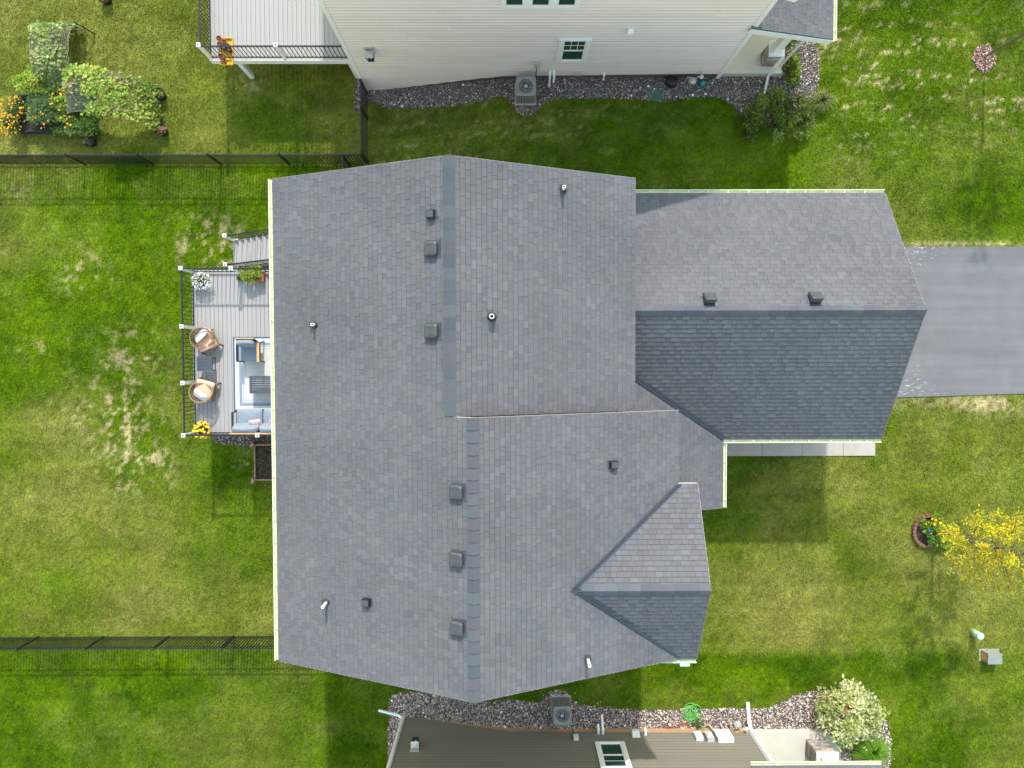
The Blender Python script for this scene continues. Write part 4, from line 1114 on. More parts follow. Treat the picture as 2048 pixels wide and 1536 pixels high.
def hooded(h, x, z, y, out, s, m):
    k = out
    b = mk('dryer_vent', MB().box(x - s / 2 - .02, x + s / 2 + .02, min(y, y + k * .02), max(y, y + k * .02), z - .02, z + s + .02), M_boxlight, h)
    v = [(x - s / 2, y, z + s), (x + s / 2, y, z + s), (x + s / 2, y + k * s * .7, z + s * .55), (x - s / 2, y + k * s * .7, z + s * .55), (x - s / 2, y, z), (x + s / 2, y, z), (x + s / 2, y + k * s * .7, z + .1 * s), (x - s / 2, y + k * s * .7, z + .1 * s)]
    fs = [(0, 1, 2, 3), (7, 6, 5, 4), (3, 2, 6, 7), (0, 3, 7, 4), (1, 5, 6, 2)]
    if k > 0: fs = [f[::-1] for f in fs]
    mk('hood', MB().add(v, fs), m, b)
hooded(nh, W(1262, 67, 3.8)[0], 3.62, WALL_N - .018, -1, .18, M_pvc)
def ubox(h, name, x, z, y, out, w, hh, dp, m):
    o = mk(name, MB().box(x - w / 2, x + w / 2, min(y, y + out * dp), max(y, y + out * dp), z, z + hh), m, h)
    mk('cover', MB().box(x - w / 2 - .008, x + w / 2 + .008, min(y + out * dp, y + out * (dp + .012)), max(y + out * dp, y + out * (dp + .012)), z - .005, z + hh + .012), m, o)
    return o
yN_ = WALL_N - .018
ubox(nh, 'disconnect_box', W(1073, 133, 1.35)[0], 1.22, yN_, -1, .17, .24, .11, M_boxgrey)
mk('conduit', MB().tube([(1.0, yN_ - .05, 1.22), (1.0, yN_ - .07, .55), (.99, yN_ - .20, .3), (.96, yN_ - .30, .3)], .018), M_black, nh)
for dx, ln in ((0, .62), (.145, .34)):
    x = W(1100, 150, .6)[0] + dx
    mk('pvc_pipe', MB().tube([(x, yN_ + .02, .62), (x, yN_ - .10, .62), (x, yN_ - .13, .6), (x, yN_ - .14 - ln * .25, .62 - ln)], .042, 10), M_pvc, nh)
ubox(nh, 'outlet_box', W(1156, 150, .55)[0], .50, yN_, -1, .18, .16, .10, M_boxgrey)
xq = W(1208, 155, .5)[0]; mk('pvc_pipe', MB().tube([(xq, yN_ + .02, .55), (xq, yN_ - .12, .55), (xq, yN_ - .16, .3)], .035, 10), M_pvc, nh)
# gas meter
def gas_meter(h, x, y, out, z):
    k = out
    b = mk('gas_meter', MB().cushion((x, y + k * .22, z + .16), (.26, .20, .28), None, 5, 16, 8), M_boxgrey, h, True)
    mk('dial', MB().box(x - .07, x + .07, min(y + k * .31, y + k * .36), max(y + k * .31, y + k * .36), z + .2, z + .32), M_boxlight, b)
    mk('gas_pipe', MB().tube([(x - .10, y + k * .22, z + .28), (x - .10, y + k * .22, z + .42), (x - .22, y + k * .2, z + .42), (x - .22, y + k * .2, z - .25)], .02), M_boxgrey, b)
    mk('gas_pipe', MB().tube([(x + .10, y + k * .22, z + .28), (x + .10, y + k * .22, z + .44), (x + .26, y + k * .16, z + .44), (x + .26, y - k * .02, z + .44)], .02), M_boxgrey, b)
    mk('regulator', MB().cushion((x + .27, y + k * .17, z + .36), (.15, .15, .10), None, 2, 14, 8), M_boxlight, b, True)
gas_meter(nh, W(1385, 152, .4)[0], yN_, -1, .22)

sh = thing('house', (2, -18, 0), 'brown taupe lap sided house with white downspouts along the bottom', 'house')
SXL, SXR = -4.08, 8.78
core = MB(); core.prism([(SXL + .03, WALL_S - .03), (SXL + .03, -28), (SXR, -28), (SXR, WALL_S - .03)], -1.5, 6.5)
mk('wall', core, M_sidtaupe, sh)
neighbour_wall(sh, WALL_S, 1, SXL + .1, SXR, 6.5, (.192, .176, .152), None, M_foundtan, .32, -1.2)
mk('corner_trim', MB().box(SXL - .04, SXL + .10, WALL_S - .1, WALL_S + .035, g(SXL) - .05, 6.5), M_white, sh)
mk('corner_trim', MB().box(SXR - .02, SXR + .12, WALL_S - .1, WALL_S + .035, .0, 6.5), M_white, sh)
gable_roof(sh, -4.6, 9.3, -13.25, -28, 6.36, .44)
window(sh, 3.02, 4.08, 1.05 - 1.62, 1.05, WALL_S + .02, 1) if False else window(sh, 3.04, 4.09, 1.05, 2.65, WALL_S + .02, 1, cols=1)
lx, _ = W(829, 1508, 1.5)
lantern(sh, lx, 1.42, WALL_S + .018, 1, M_boxlight)
yS_ = WALL_S + .018
ubox(sh, 'disconnect_box', W(1152, 1480, .75)[0], .64, yS_, 1, .17, .22, .11, M_boxlight)
mk('conduit', MB().tube([(2.33, yS_ + .06, .66), (2.32, yS_ + .08, .4), (2.28, yS_ + .22, .3), (2.18, yS_ + .45, .32)], .02), M_black, sh)
for px_, ln in ((1197, .3), (1206, .75)):
    x = W(px_, 1466, .45)[0]
    mk('pvc_pipe', MB().tube([(x, yS_ - .02, .42), (x, yS_ + .10, .42), (x, yS_ + .12, .45), (x, yS_ + .14 + ln * .55, .45 - ln * .45)], .042, 10), M_pvc, sh)
hooded(sh, W(1271, 1470, .5)[0], .42, yS_, 1, .26, M_boxlight)
xq = W(1291, 1470, .5)[0]; mk('pvc_pipe', MB().tube([(xq, yS_ - .02, .5), (xq, yS_ + .12, .5), (xq, yS_ + .2, .4)], .04, 10), M_pvc, sh)
ubox(sh, 'telecom_box', W(1397, 1486, .75)[0], .52, yS_, 1, .25, .42, .12, M_boxlight)
mt = ubox(sh, 'electric_meter', W(1418, 1485, .75)[0], .52, yS_, 1, .24, .5, .13, M_boxgrey)
mk('meter_glass', MB().lathe([(.085, 0), (.085, .06), (.05, .085)], 0, 0, 16).xf(0, (0, 0, 0)), M_boxlight, mt, origin=(0, 0, 0)).matrix_local = Matrix.Translation((0, .085, .3)) @ Matrix.Rotation(R(-90), 4, 'X')
ubox(sh, 'meter_panel', W(1447, 1484, .75)[0], .45, yS_, 1, .56, .62, .15, M_boxlight)
for px_ in (1429, 1452):
    x = W(px_, 1466, .4)[0]; mk('conduit', MB().tube([(x - .03, yS_ + .07, .46), (x - .10, yS_ + .10, -.1)], .04, 10), M_boxgrey, sh)
gas_meter(sh, W(1475, 1462, .3)[0], yS_, 1, .1)
# downspouts of the brown house
mk('downspout', MB().beam((SXL + .02, WALL_S + .07, 6.1), (SXL + .02, WALL_S + .07, g(SXL) + .30), .085, .065, up=(0, 1, 0)).beam((SXL + .04, WALL_S + .07, g(SXL) + .33), (SXL - .14, WALL_S + .10, g(SXL) + .14), .085, .065).beam((SXL - .12, WALL_S + .10, g(SXL) + .145), (SXL - .92, WALL_S + .28, g(SXL) + .09), .085, .065), M_white, sh)
xd = SXR + .06
mk('downspout', MB().beam((xd, WALL_S + .08, 6.1), (xd, WALL_S + .08, .30), .12, .08, up=(0, 1, 0)).beam((xd, WALL_S + .07, .34), (xd, WALL_S + .26, .12), .12, .08).beam((xd, WALL_S + .24, .13), (xd - .04, WALL_S + .98, .08), .12, .08), M_white, sh)
mk('stoop', MB().prism([(SXR + .13, -13.62), (SXR + .13, -20), (12.2, -20), (12.2, -14.3), (11.72, -13.62)], -.4, .22), M_stoop, sh)
stone_pier(sh, 10.92, 11.60, -14.55, -13.90, .22, 1.15, .42, 3.0)
SPY = W(1640, 1531, 3.2)[1]
rf = MB().slab([(7.85, SPY, 3.2), (12.12, SPY, 3.2), (12.12, SPY - 7, 5.97), (7.85, SPY - 7, 5.97)][::-1], .05, (.14, .147, .16))
prs = mk('porch_roof', rf, M_shingle, sh)
lay_shingles(shingle_plane((7.85, SPY, 3.2), (12.12, SPY, 3.2), (0, -1, .396), [(7.85, SPY, 3.2), (12.12, SPY, 3.2), (12.12, SPY - .7, 3.477), (7.85, SPY - .7, 3.477)]), prs, 300)
gutter((7.85, SPY + .004, 3.185), (12.12, SPY + .004, 3.185), (0, 1, 0), sh, hang=.55)

# ------------------------------------------------------------------ air conditioners
def air_conditioner(x, y, sx_, sy_, z, h, label, faceY):
    t = thing('air_conditioner', (x, y, z), label, 'air conditioner', 'condenser units')
    mk('pad', MB().cbox(x, y, z - .03, sx_ + .12, sy_ + .12, .08), M_conc, t)
    hx, hy = sx_ / 2, sy_ / 2
    mk('coil', MB().cbox(x, y, z + .05, sx_ - .05, sy_ - .05, h - .1), M_acdark, t)
    n = 7
    for i in range(n):
        for s in (-1, 1):
            xx = x - hx + sx_ * (i + .5) / n
            mk('louvre_panel', MB().box(xx - sx_ / n * .38, xx + sx_ / n * .38, y + s * hy - .015, y + s * hy + .015, z + .07, z + h - .06), M_acgrey, t)
            yy = y - hy + sy_ * (i + .5) / n
            mk('louvre_panel', MB().box(x + s * hx - .015, x + s * hx + .015, yy - sy_ / n * .38, yy + sy_ / n * .38, z + .07, z + h - .06), M_acgrey, t)
    # top with a round opening
    nn = 40; rad = min(hx, hy) * .74; vs = []; cr = .09
    def rsq(a):
        c, s = math.cos(a), math.sin(a); e = 8.0
        k = (abs(c / (hx + .02)) ** e + abs(s / (hy + .02)) ** e) ** (-1 / e); return (c * k, s * k)
    zt = z + h
    for i in range(nn):
        a = 2 * math.pi * i / nn; ox, oy = rsq(a)
        vs += [(x + ox, y + oy, zt - .07), (x + ox, y + oy, zt - .012), (x + ox * .97, y + oy * .97, zt), (x + math.cos(a) * rad, y + math.sin(a) * rad, zt), (x + math.cos(a) * rad, y + math.sin(a) * rad, zt - .10)]
    fs = []
    for i in range(nn):
        a = i * 5; b = ((i + 1) % nn) * 5
        for k in range(4): fs.append((a + k, b + k, b + k + 1, a + k + 1))
    top = mk('top_cover', MB().add(vs, fs), M_acgrey, t, True)
    mk('shroud', MB().lathe([(rad + .01, zt - .30), (rad * .98, zt - .20)], x, y, 32), M_acdark, t)
    fan = mk('fan', MB().lathe([(.09, zt - .14), (.09, zt - .06), (.05, zt - .045)], x, y, 18), M_metalfan, t, True)
    for k in range(4):
        a0 = k * math.pi / 2 + .9; m = MB(); vs = []
        for r_ in (.08, rad * .55, rad * .93):
            for da, dz in ((-.50, -.09), (.0, -.07), (.46, -.045)):
                vs.append((x + math.cos(a0 + da) * r_, y + math.sin(a0 + da) * r_, zt + dz))
        mk('blade', m.add(vs, [(0, 1, 4, 3), (1, 2, 5, 4), (3, 4, 7, 6), (4, 5, 8, 7)]), M_metalfan, fan, True)
    gr = MB()
    for r_ in np.linspace(.12, rad, 8): gr.tube([(x + math.cos(a) * r_, y + math.sin(a) * r_, zt - .008) for a in np.linspace(0, 2 * math.pi, 33)], .0022, 4)
    for k in range(8):
        a = k * math.pi / 4 + .2; gr.tube([(x + math.cos(a) * .12, y + math.sin(a) * .12, zt - .008), (x + math.cos(a) * rad, y + math.sin(a) * rad, zt - .008)], .0025, 4)
    mk('fan_guard', gr, M_boxgrey, t, kind='stuff')
air_conditioner(.64, 9.62, .66, .66, 0, .82, 'grey air conditioner on gravel beside the cream wall', -1)
air_conditioner(1.90, -12.70, .62, .66, 0, .82, 'grey air conditioner on gravel beside the brown wall', 1)

# ------------------------------------------------------------------ things on the backyard deck
ZF = DZ + .004
def local(px, py, z): return W(px, py, z)
# rug: concentric printed bands
rx0, rx1 = W(467, 740, DZ)[0], -7.3; ry1, ry0 = W(480, 674, DZ)[1], W(480, 823, DZ)[1]
bands = [(0, (.045, .10, .18)), (.055, (.62, .62, .62)), (.11, (.42, .47, .53)), (.13, (.66, .65, .63)), (.20, (.22, .27, .36)), (.30, (.62, .61, .60)), (.325, (.13, .17, .27)), (.345, (.62, .61, .6)), (.39, (.20, .24, .33)), (.405, (.60, .59, .57)), (.43, (.3, .34, .42)), (.445, (.56, .54, .51))]
m = MB()
for i, (o, c) in enumerate(bands):
    a = (rx0 + o, ry0 + o, rx1 - o, ry1 - o)
    z = ZF + .006
    if i + 1 < len(bands):
        p = bands[i + 1][0]; b = (rx0 + p, ry0 + p, rx1 - p, ry1 - p)
        vs = [(a[0], a[1], z), (a[2], a[1], z), (a[2], a[3], z), (a[0], a[3], z), (b[0], b[1], z), (b[2], b[1], z), (b[2], b[3], z), (b[0], b[3], z)]
        m.add(vs, [(0, 1, 5, 4), (1, 2, 6, 5), (2, 3, 7, 6), (3, 0, 4, 7)], c)
    else: m.add([(a[0], a[1], z), (a[2], a[1], z), (a[2], a[3], z), (a[0], a[3], z)], [(0, 1, 2, 3)], c)
m.add([(rx0, ry0, ZF + .006), (rx1, ry0, ZF + .006), (rx1, ry1, ZF + .006), (rx0, ry1, ZF + .006), (rx0, ry0, ZF), (rx1, ry0, ZF), (rx1, ry1, ZF), (rx0, ry1, ZF)], [(0, 4, 5, 1), (1, 5, 6, 2), (2, 6, 7, 3), (3, 7, 4, 0)], (.1, .14, .2))
mk('rug', m, M_print, label='pale outdoor rug with navy and grey border stripes on the deck', cat='rug')
ZR = ZF + .007

def pillow(c, l, rz, tilt, colour, stripe, label, axis='Y'):
    M = Matrix.Rotation(rz, 3, 'Z') @ Matrix.Rotation(tilt, 3, axis)
    m = MB(); m.cushion((0, 0, 0), l, None, 5.0, 28, 12, None, 1.6)
    # pinch the corners and print the stripes
    out = MB()
    for f in m.f:
        cx = sum(m.v[i][0] for i in f) / len(f); cy = sum(m.v[i][1] for i in f) / len(f)
        k = colour
        if stripe and (math.sin(cx * 75) > .55 or math.sin(cx * 31 + 1) > .9): k = stripe
        m.c[m.f.index(f)] = k
    m.v = [tuple(M @ Vector(p) + Vector(c)) for p in m.v]
    return mk('throw_pillow', m, M_pillow, None, True, label=label, cat='pillow', group='throw pillows')

def wicker_chair(x, y, z, ang, label):
    """barrel chair: woven shell on a rim tube, open weave along the back, padded seat, four legs. Front = +x before turning"""
    t = thing('wicker_chair', (x, y, z), label, 'chair', 'wicker barrel chairs')
    def B(mb): return mb.xf(ang, (x, y, z))
    def rim(a):                                    # a from -1 to 1 around the shell
        th = math.pi + a * 2.15
        r = .37 + .02 * abs(a)
        hx = math.cos(th) * r * (1.0 if abs(a) < .8 else 1.0); hy = math.sin(th) * r * 1.02
        h = .74 - .20 * abs(a) ** 1.6
        return hx, hy, h
    n = 44
    A = [-1 + 2 * i / n for i in range(n + 1)]
    sh_ = MB(); vs = []; fs = []
    lev = (.16, .30, .44)
    for a in A:
        hx, hy, h = rim(a)
        for q in lev:
            s = .80 + .2 * (q - .16) / .5
            vs += [(hx * s, hy * s, q), (hx * (s - .07), hy * (s - .07), q)]
    w = len(lev) * 2
    for i in range(n):
        for k in range(len(lev) - 1):
            a, b = i * w + k * 2, (i + 1) * w + k * 2
            fs += [(a, b, b + 2, a + 2), (a + 1, a + 3, b + 3, b + 1)]
        a, b = i * w + w - 2, (i + 1) * w + w - 2; fs.append((a, b, b + 1, a + 1))
    sh_.add(vs, fs); mk('shell', B(sh_), M_wicker, t)
    # open weave between shell and rim
    wv = MB()
    for i in range(0, n, 1):
        for d_ in (-2, 2):
            j = i + d_
            if 0 <= j <= n:
                p = rim(A[i]); q = rim(A[j]); wv.beam((p[0] * .90, p[1] * .90, .44), (q[0] * .99, q[1] * .99, q[2]), .012, .006)
    mk('open_weave', B(wv), M_wicker, t, kind='stuff')
    mk('rim', B(MB().tube([(rim(a)[0], rim(a)[1], rim(a)[2]) for a in A], .026, 8)), M_wicker, t, True)
    e0, e1 = rim(-1), rim(1)
    mk('seat_frame', B(MB().box(-.24, .36, -.34, .34, .22, .30)), M_wicker, t)
    mk('apron', B(MB().box(.33, .365, -.37, .37, .14, .30)), M_wicker, t)
    for s in (-1, 1):
        e = e0 if s < 0 else e1
        mk('arm_front', B(MB().beam((e[0], e[1], e[2]), (.36, s * .35, .30), .05, .05)), M_wicker, t)
        mk('leg', B(MB().beam((.35, s * .34, .30), (.40, s * .36, 0), .035, .035)), M_black, t)
        mk('leg', B(MB().beam((-.22, s * .24, .25), (-.28, s * .27, 0), .035, .035)), M_wicker, t)
    mk('seat_cushion', B(MB().cushion((.06, 0, .39), (.68, .66, .18), None, 8, 32, 10)), M_peach, t, True)
    return t
c1x, c1y = W(410, 678, DZ + .36); c2x, c2y = W(408, 783, DZ + .36)
a1, a2 = R(-66), R(74)
wicker_chair(c1x, c1y, ZF, a1, 'wicker barrel chair with peach cushion nearest the flowering white plant')
wicker_chair(c2x, c2y, ZF, a2, 'wicker barrel chair with peach cushion nearest the yellow flower pot')
pillow((c1x - .15 * math.cos(a1), c1y - .15 * math.sin(a1), ZF + .53), (.42, .56, .15), a1 + .35, R(-40), (.72, .66, .68), (.42, .36, .44), 'white pillow with thin dark stripes on the upper wicker chair')
pillow((c2x - .15 * math.cos(a2), c2y - .15 * math.sin(a2), ZF + .53), (.42, .56, .15), a2 - .28, R(-40), (.82, .81, .80), (.70, .69, .70), 'plain white pillow on the lower wicker chair')

# side table
sx_, sy_ = W(409, 728, DZ + .46)
st = thing('side_table', (sx_, sy_, ZF), 'small square charcoal slatted side table between the wicker chairs', 'table')
for k in range(5): mk('slat', MB().box(sx_ - .27, sx_ + .27, sy_ - .255 + k * .104, sy_ - .255 + k * .104 + .096, ZF + .44, ZF + .462), M_table, st)
mk('apron', MB().box(sx_ - .265, sx_ + .265, sy_ - .245, sy_ + .245, ZF + .405, ZF + .438), M_table, st)
for s in (-1, 1):
    mk('leg', MB().beam((sx_ - .22, sy_ + s * .22, ZF + .42), (sx_ + .22, sy_ + s * .22, ZF), .028, .028), M_table, st)
    mk('leg', MB().beam((sx_ + .22, sy_ + s * .20, ZF + .42), (sx_ - .22, sy_ + s * .20, ZF), .028, .028), M_table, st)
mk('stretcher', MB().beam((sx_ + .20, sy_ - .22, ZF + .05), (sx_ + .20, sy_ + .22, ZF + .05), .02, .02), M_table, st)

# blue armchair, back towards the top of the picture
bx_, by_ = W(499, 703, DZ + .45)
ch = thing('armchair', (bx_, by_, ZR), 'blue cushioned armchair with wooden arms on the striped rug', 'armchair')
wC = .66
for s in (-1, 1):
    xx = bx_ + s * (wC / 2 + .03)
    mk('armrest', MB().box(xx - .045, xx + .045, by_ - .36, by_ + .30, ZR + .60, ZR + .63), M_wood if s > 0 else M_black, ch)
    mk('leg', MB().beam((xx, by_ - .33, ZR + .60), (xx, by_ - .36, ZR), .04, .04), M_black, ch)
    mk('leg', MB().beam((xx, by_ + .28, ZR + .60), (xx, by_ + .36, ZR), .04, .04), M_black, ch)
mk('seat_frame', MB().box(bx_ - wC / 2, bx_ + wC / 2, by_ - .33, by_ + .30, ZR + .27, ZR + .31), M_black, ch)
mk('back_frame', MB().beam((bx_, by_ + .27, ZR + .30), (bx_, by_ + .43, ZR + .88), wC, .035, up=(0, 1, 0)), M_black, ch)
mk('top_rail', MB().beam((bx_ - wC / 2, by_ + .44, ZR + .90), (bx_ + wC / 2, by_ + .44, ZR + .90), .04, .05), M_wood, ch)
mk('seat_cushion', MB().cushion((bx_, by_ - .03, ZR + .38), (wC - .02, .64, .16), None, 7, 32, 10), M_blue, ch, True)
mk('back_cushion', MB().cushion((bx_, by_ + .26, ZR + .68), (wC - .02, .17, .56), Matrix.Rotation(R(-14), 3, 'X'), 7, 32, 12, None, 4), M_blue, ch, True)

# coffee table
tx0 = W(499, 769, DZ + .42)[0]; ty1, ty0 = W(500, 752, DZ + .42)[1], W(500, 787, DZ + .42)[1]
ct = thing('coffee_table', (tx0 + .6, (ty0 + ty1) / 2, ZR), 'charcoal slatted coffee table in the middle of the rug', 'table')
n = 6; w = (ty1 - ty0 - .14) / n
for k in range(n): mk('slat', MB().box(tx0 + .08, tx0 + 1.17, ty0 + .07 + k * w + .006, ty0 + .07 + (k + 1) * w - .006, ZR + .395, ZR + .415), M_table, ct)
for a, b, c_, d in ((tx0, tx0 + .075, ty0, ty1), (tx0 + 1.175, tx0 + 1.25, ty0, ty1), (tx0 + .076, tx0 + 1.174, ty0, ty0 + .07), (tx0 + .076, tx0 + 1.174, ty1 - .07, ty1)):
    mk('frame_rail', MB().box(a, b, c_, d, ZR + .36, ZR + .42), M_table, ct)
for xx in (tx0 + .04, tx0 + 1.21):
    for yy in (ty0 + .04, ty1 - .04): mk('leg', MB().cbox(xx, yy, ZR, .05, .05, .36), M_table, ct)

# sofa, back towards the bottom of the picture
ox0 = W(470, 845, DZ + .4)[0]; oy1 = W(500, 818, DZ + .42)[1]; oyb = DY0 + .12
so = thing('sofa', (ox0 + .95, (oy1 + oyb) / 2, ZR), 'blue cushioned sofa with wooden back rail along the lower deck railing', 'sofa')
sw = 1.95; dp = oy1 - oyb
mk('seat_frame', MB().box(ox0, ox0 + sw, oyb + .05, oy1 - .02, ZF + .24, ZF + .29), M_black, so)
for k in range(2):
    cx = ox0 + .04 + (sw - .08) * (k + .5) / 2
    mk('seat_cushion', MB().cushion((cx, oy1 - .34, ZF + .37), ((sw - .1) / 2, .68, .17), None, 8, 32, 10), M_blue, so, True)
    mk('back_cushion', MB().cushion((cx - .02, oyb + .17, ZF + .62), ((sw - .1) / 2, .20, .52), Matrix.Rotation(R(20), 3, 'X'), 7, 32, 12, None, 4), M_blue, so, True)
mk('top_rail', MB().beam((ox0 - .02, oyb - .02, ZF + .80), (ox0 + sw, oyb - .02, ZF + .80), .06, .04), M_wood, so)
mk('back_frame', MB().beam((ox0 + sw / 2, oyb + .12, ZF + .28), (ox0 + sw / 2, oyb - .02, ZF + .78), sw, .03, up=(0, 1, 0)), M_black, so)
for xx in (ox0 - .02, ox0 + sw + .02):
    mk('armrest', MB().box(xx - .035, xx + .035, oyb + .1, oy1 - .1, ZF + .55, ZF + .58), M_black, so)
    mk('leg', MB().beam((xx, oy1 - .12, ZF + .55), (xx, oy1 - .08, ZF), .04, .04), M_black, so)
    mk('leg', MB().beam((xx, oyb + .12, ZF + .55), (xx, oyb + .06, ZF), .04, .04), M_black, so)
p1x, p1y = W(511, 847, DZ + .62)
pillow((p1x, p1y, ZF + .60), (.46, .34, .13), R(6), R(38), (.78, .56, .54), (.70, .44, .44), 'pink patterned pillow in the middle of the sofa', 'X')
p2x, p2y = W(548, 847, DZ + .62)
pillow((p2x + .08, p2y, ZF + .60), (.46, .34, .13), R(-8), R(38), (.78, .58, .56), (.70, .44, .44), 'pink pillow half hidden under the roof edge', 'X')

# ------------------------------------------------------------------ plants
def pick(cols): c = random.choice(cols); f = random.uniform(.75, 1.25); return tuple(q * f for q in c)
def bush(mb, c, rad, n, size, cols, up=.55, shell=.5, clumps=14, asp=.5, tight=1.0):
    """leaves gathered in clumps over an uneven dome"""
    cl = []
    for _ in range(clumps):
        a = random.uniform(0, 6.283); e = math.asin(random.uniform(-.15, 1)); r = random.uniform(shell, 1)
        cl.append((c[0] + math.cos(a) * math.cos(e) * r * rad[0], c[1] + math.sin(a) * math.cos(e) * r * rad[1], c[2] + math.sin(e) * r * rad[2], random.uniform(.22, .42) * tight, random.choice(cols), random.uniform(.8, 1.2)))
    for _ in range(n):
        q = random.choice(cl); s = q[3]
        p = (q[0] + random.gauss(0, s * .45) * rad[0], q[1] + random.gauss(0, s * .45) * rad[1], max(c[2] - rad[2] * .2, q[2] + random.gauss(0, s * .35) * rad[2]))
        k = q[4] if random.random() < .7 else random.choice(cols); f = q[5] * random.uniform(.75, 1.25)
        mb.leaf(p, size * random.uniform(.6, 1.3), tuple(v * f for v in k), up, asp)
    return mb
def stems(c, h, n, spread, r=.006, m=None):
    s = MB()
    for _ in range(n):
        a = random.uniform(0, 6.283); d_ = random.uniform(.3, 1) * spread
        s.tube([c, (c[0] + math.cos(a) * d_ * .5, c[1] + math.sin(a) * d_ * .5, c[2] + h * .6), (c[0] + math.cos(a) * d_, c[1] + math.sin(a) * d_, c[2] + h)], [r, r * .8, r * .4], 5)
    return s
def blooms(mb, c, rad, n, size, cols, up=1.0):
    for _ in range(n):
        a = random.uniform(0, 6.283); e = math.asin(random.uniform(.05, 1)); r = random.uniform(.85, 1.08)
        p = Vector((c[0] + math.cos(a) * math.cos(e) * r * rad[0], c[1] + math.sin(a) * math.cos(e) * r * rad[1], c[2] + math.sin(e) * r * rad[2]))
        k = pick(cols); s = size * random.uniform(.7, 1.2); vs = [p + Vector((0, 0, s * .25))]
        for i in range(6):
            t = i * math.pi / 3 + a; vs.append(p + Vector((math.cos(t) * s, math.sin(t) * s, random.uniform(-.2, .1) * s)))
        mb.add(vs, [(0, 1 + i, 1 + (i + 1) % 6) for i in range(6)], k)
    return mb
GREEN = [(.07, .14, .02), (.10, .18, .03), (.13, .22, .03), (.05, .10, .02)]
LIME = [(.20, .32, .02), (.26, .36, .03), (.15, .26, .02), (.32, .40, .05)]
def pot(name, x, y, z, r, h, m, soil=True, square=False, parent=None):
    if square:
        o = MB(); o.box(x - r, x + r, y - r, y + r, z, z + h); b = mk(name, o, m, parent)
        mk('rim', MB().box(x - r - .015, x + r + .015, y - r - .015, y + r + .015, z + h - .04, z + h + .004), m, b)
    else:
        b = mk(name, MB().lathe([(r * .75, z), (r, z + h), (r + .012, z + h), (r + .012, z + h - .03)], x, y, 24, closed=False), m, parent, True)
    if soil: mk('soil', MB().lathe([(r * .9, z + h - .06), (r * .94, z + h - .03)] if not square else [(r * .7, z + h), (r * .7, z + h + .008)], x, y, 20), M_soil, b)
    return b
def potted(px, py, z, r, h, m, label, foliage, fl=None, square=False, top=.0):
    x, y = W(px, py, z + h)
    t = thing('potted_plant', (x, y, z), label, 'potted plant', 'potted plants on the deck')
    pot('pot', x, y, z, r, h, m, True, square, t)
    f = MB(); foliage(f, x, y, z + h); mk('foliage', f, M_leaf, t, kind='stuff')
    mk('stems', stems((x, y, z + h - .02), .18, 10, r * .9), M_leaf if False else M_bark, t, kind='stuff')
    if fl:
        b = MB(); fl(b, x, y, z + h); mk('blossoms', b, M_leaf, t, kind='stuff')
    return t
WH = [(.85, .85, .82), (.8, .8, .78)]
potted(396, 560, ZF, .19, .30, M_wicker, 'basket pot spilling small white flowers in the upper deck corner',
       lambda f, x, y, z: bush(f, (x + .13, y - .04, z), (.30, .25, .14), 420, .055, GREEN + [(.16, .2, .1)]),
       lambda b, x, y, z: blooms(b, (x + .13, y - .04, z), (.36, .30, .17), 190, .02, WH))
potted(516, 552, ZF, .17, .30, M_terra, 'square terracotta planter of bright green herbs by the deck rail',
       lambda f, x, y, z: bush(f, (x - .12, y + .03, z + .03), (.42, .30, .2), 1700, .08, LIME), None, True)
potted(479, 555, ZF, .085, .15, M_plasticblk, 'tiny brownish potted succulent standing alone on the deck boards',
       lambda f, x, y, z: bush(f, (x, y, z), (.13, .12, .06), 150, .05, [(.20, .17, .06), (.13, .12, .04), (.25, .22, .1)]))
potted(405, 860, ZF, .20, .30, M_pvc, 'white pot of yellow flowers in the lower deck corner',
       lambda f, x, y, z: bush(f, (x, y, z), (.27, .25, .15), 300, .06, GREEN + LIME[:1]),
       lambda b, x, y, z: blooms(blooms(b, (x, y, z + .02), (.30, .28, .19), 62, .045, [(.85, .62, .02), (.9, .72, .08), (.75, .45, .02)]), (x, y, z), (.34, .34, .1), 8, .035, [(.6, .12, .02)]))

# raised cedar bed beside the deck
bx0 = W(508, 925, -.85)[0]; byt, byb = W(530, 889, -.85)[1], W(530, 961, -.85)[1]
bed = thing('raised_bed', (bx0 + .8, (byt + byb) / 2, -1.2), 'cedar raised garden bed of dark soil below the deck', 'planter')
for a, b, c_, d in ((bx0, bx0 + .045, byb + .05, byt - .05), (bx0 + 1.6, bx0 + 1.645, byb + .05, byt - .05), (bx0 + .05, bx0 + 1.6, byb, byb + .045), (bx0 + .05, bx0 + 1.6, byt - .045, byt)):
    for k in range(2): mk('side_board', MB().box(a, b, c_, d, -1.22 + k * .19, -1.035 + k * .19), M_cedar, bed)
for xx in (bx0 - .02, bx0 + 1.62):
    for yy in (byb, byt):
        cm = MB().cbox(xx, yy, -1.25, .10, .10, .46); mk('corner_post', cm, M_cedar, bed)
        mk('corner_block', MB().cbox(xx - .05, yy, -1.25, .07, .22, .44), M_cedar, bed)
gxx, gyy = np.meshgrid(np.arange(bx0 + .046, bx0 + 1.6, .05), np.arange(byb + .046, byt - .045, .05), indexing='ij')
gzz = -.93 + (vnoise(gxx, gyy, .12, .12, 401) - .5) * .09
na, nb_ = gxx.shape; V = np.stack([gxx, gyy, gzz], -1).reshape(-1, 3); ia, ib = np.meshgrid(np.arange(na - 1), np.arange(nb_ - 1), indexing='ij'); a_ = (ia * nb_ + ib).ravel()
so_ = MB(); so_.add([tuple(v) for v in V], [tuple(f) for f in np.stack([a_, a_ + nb_, a_ + nb_ + 1, a_ + 1], -1).tolist()]); mk('soil', so_, M_soil, bed)
tw = MB()
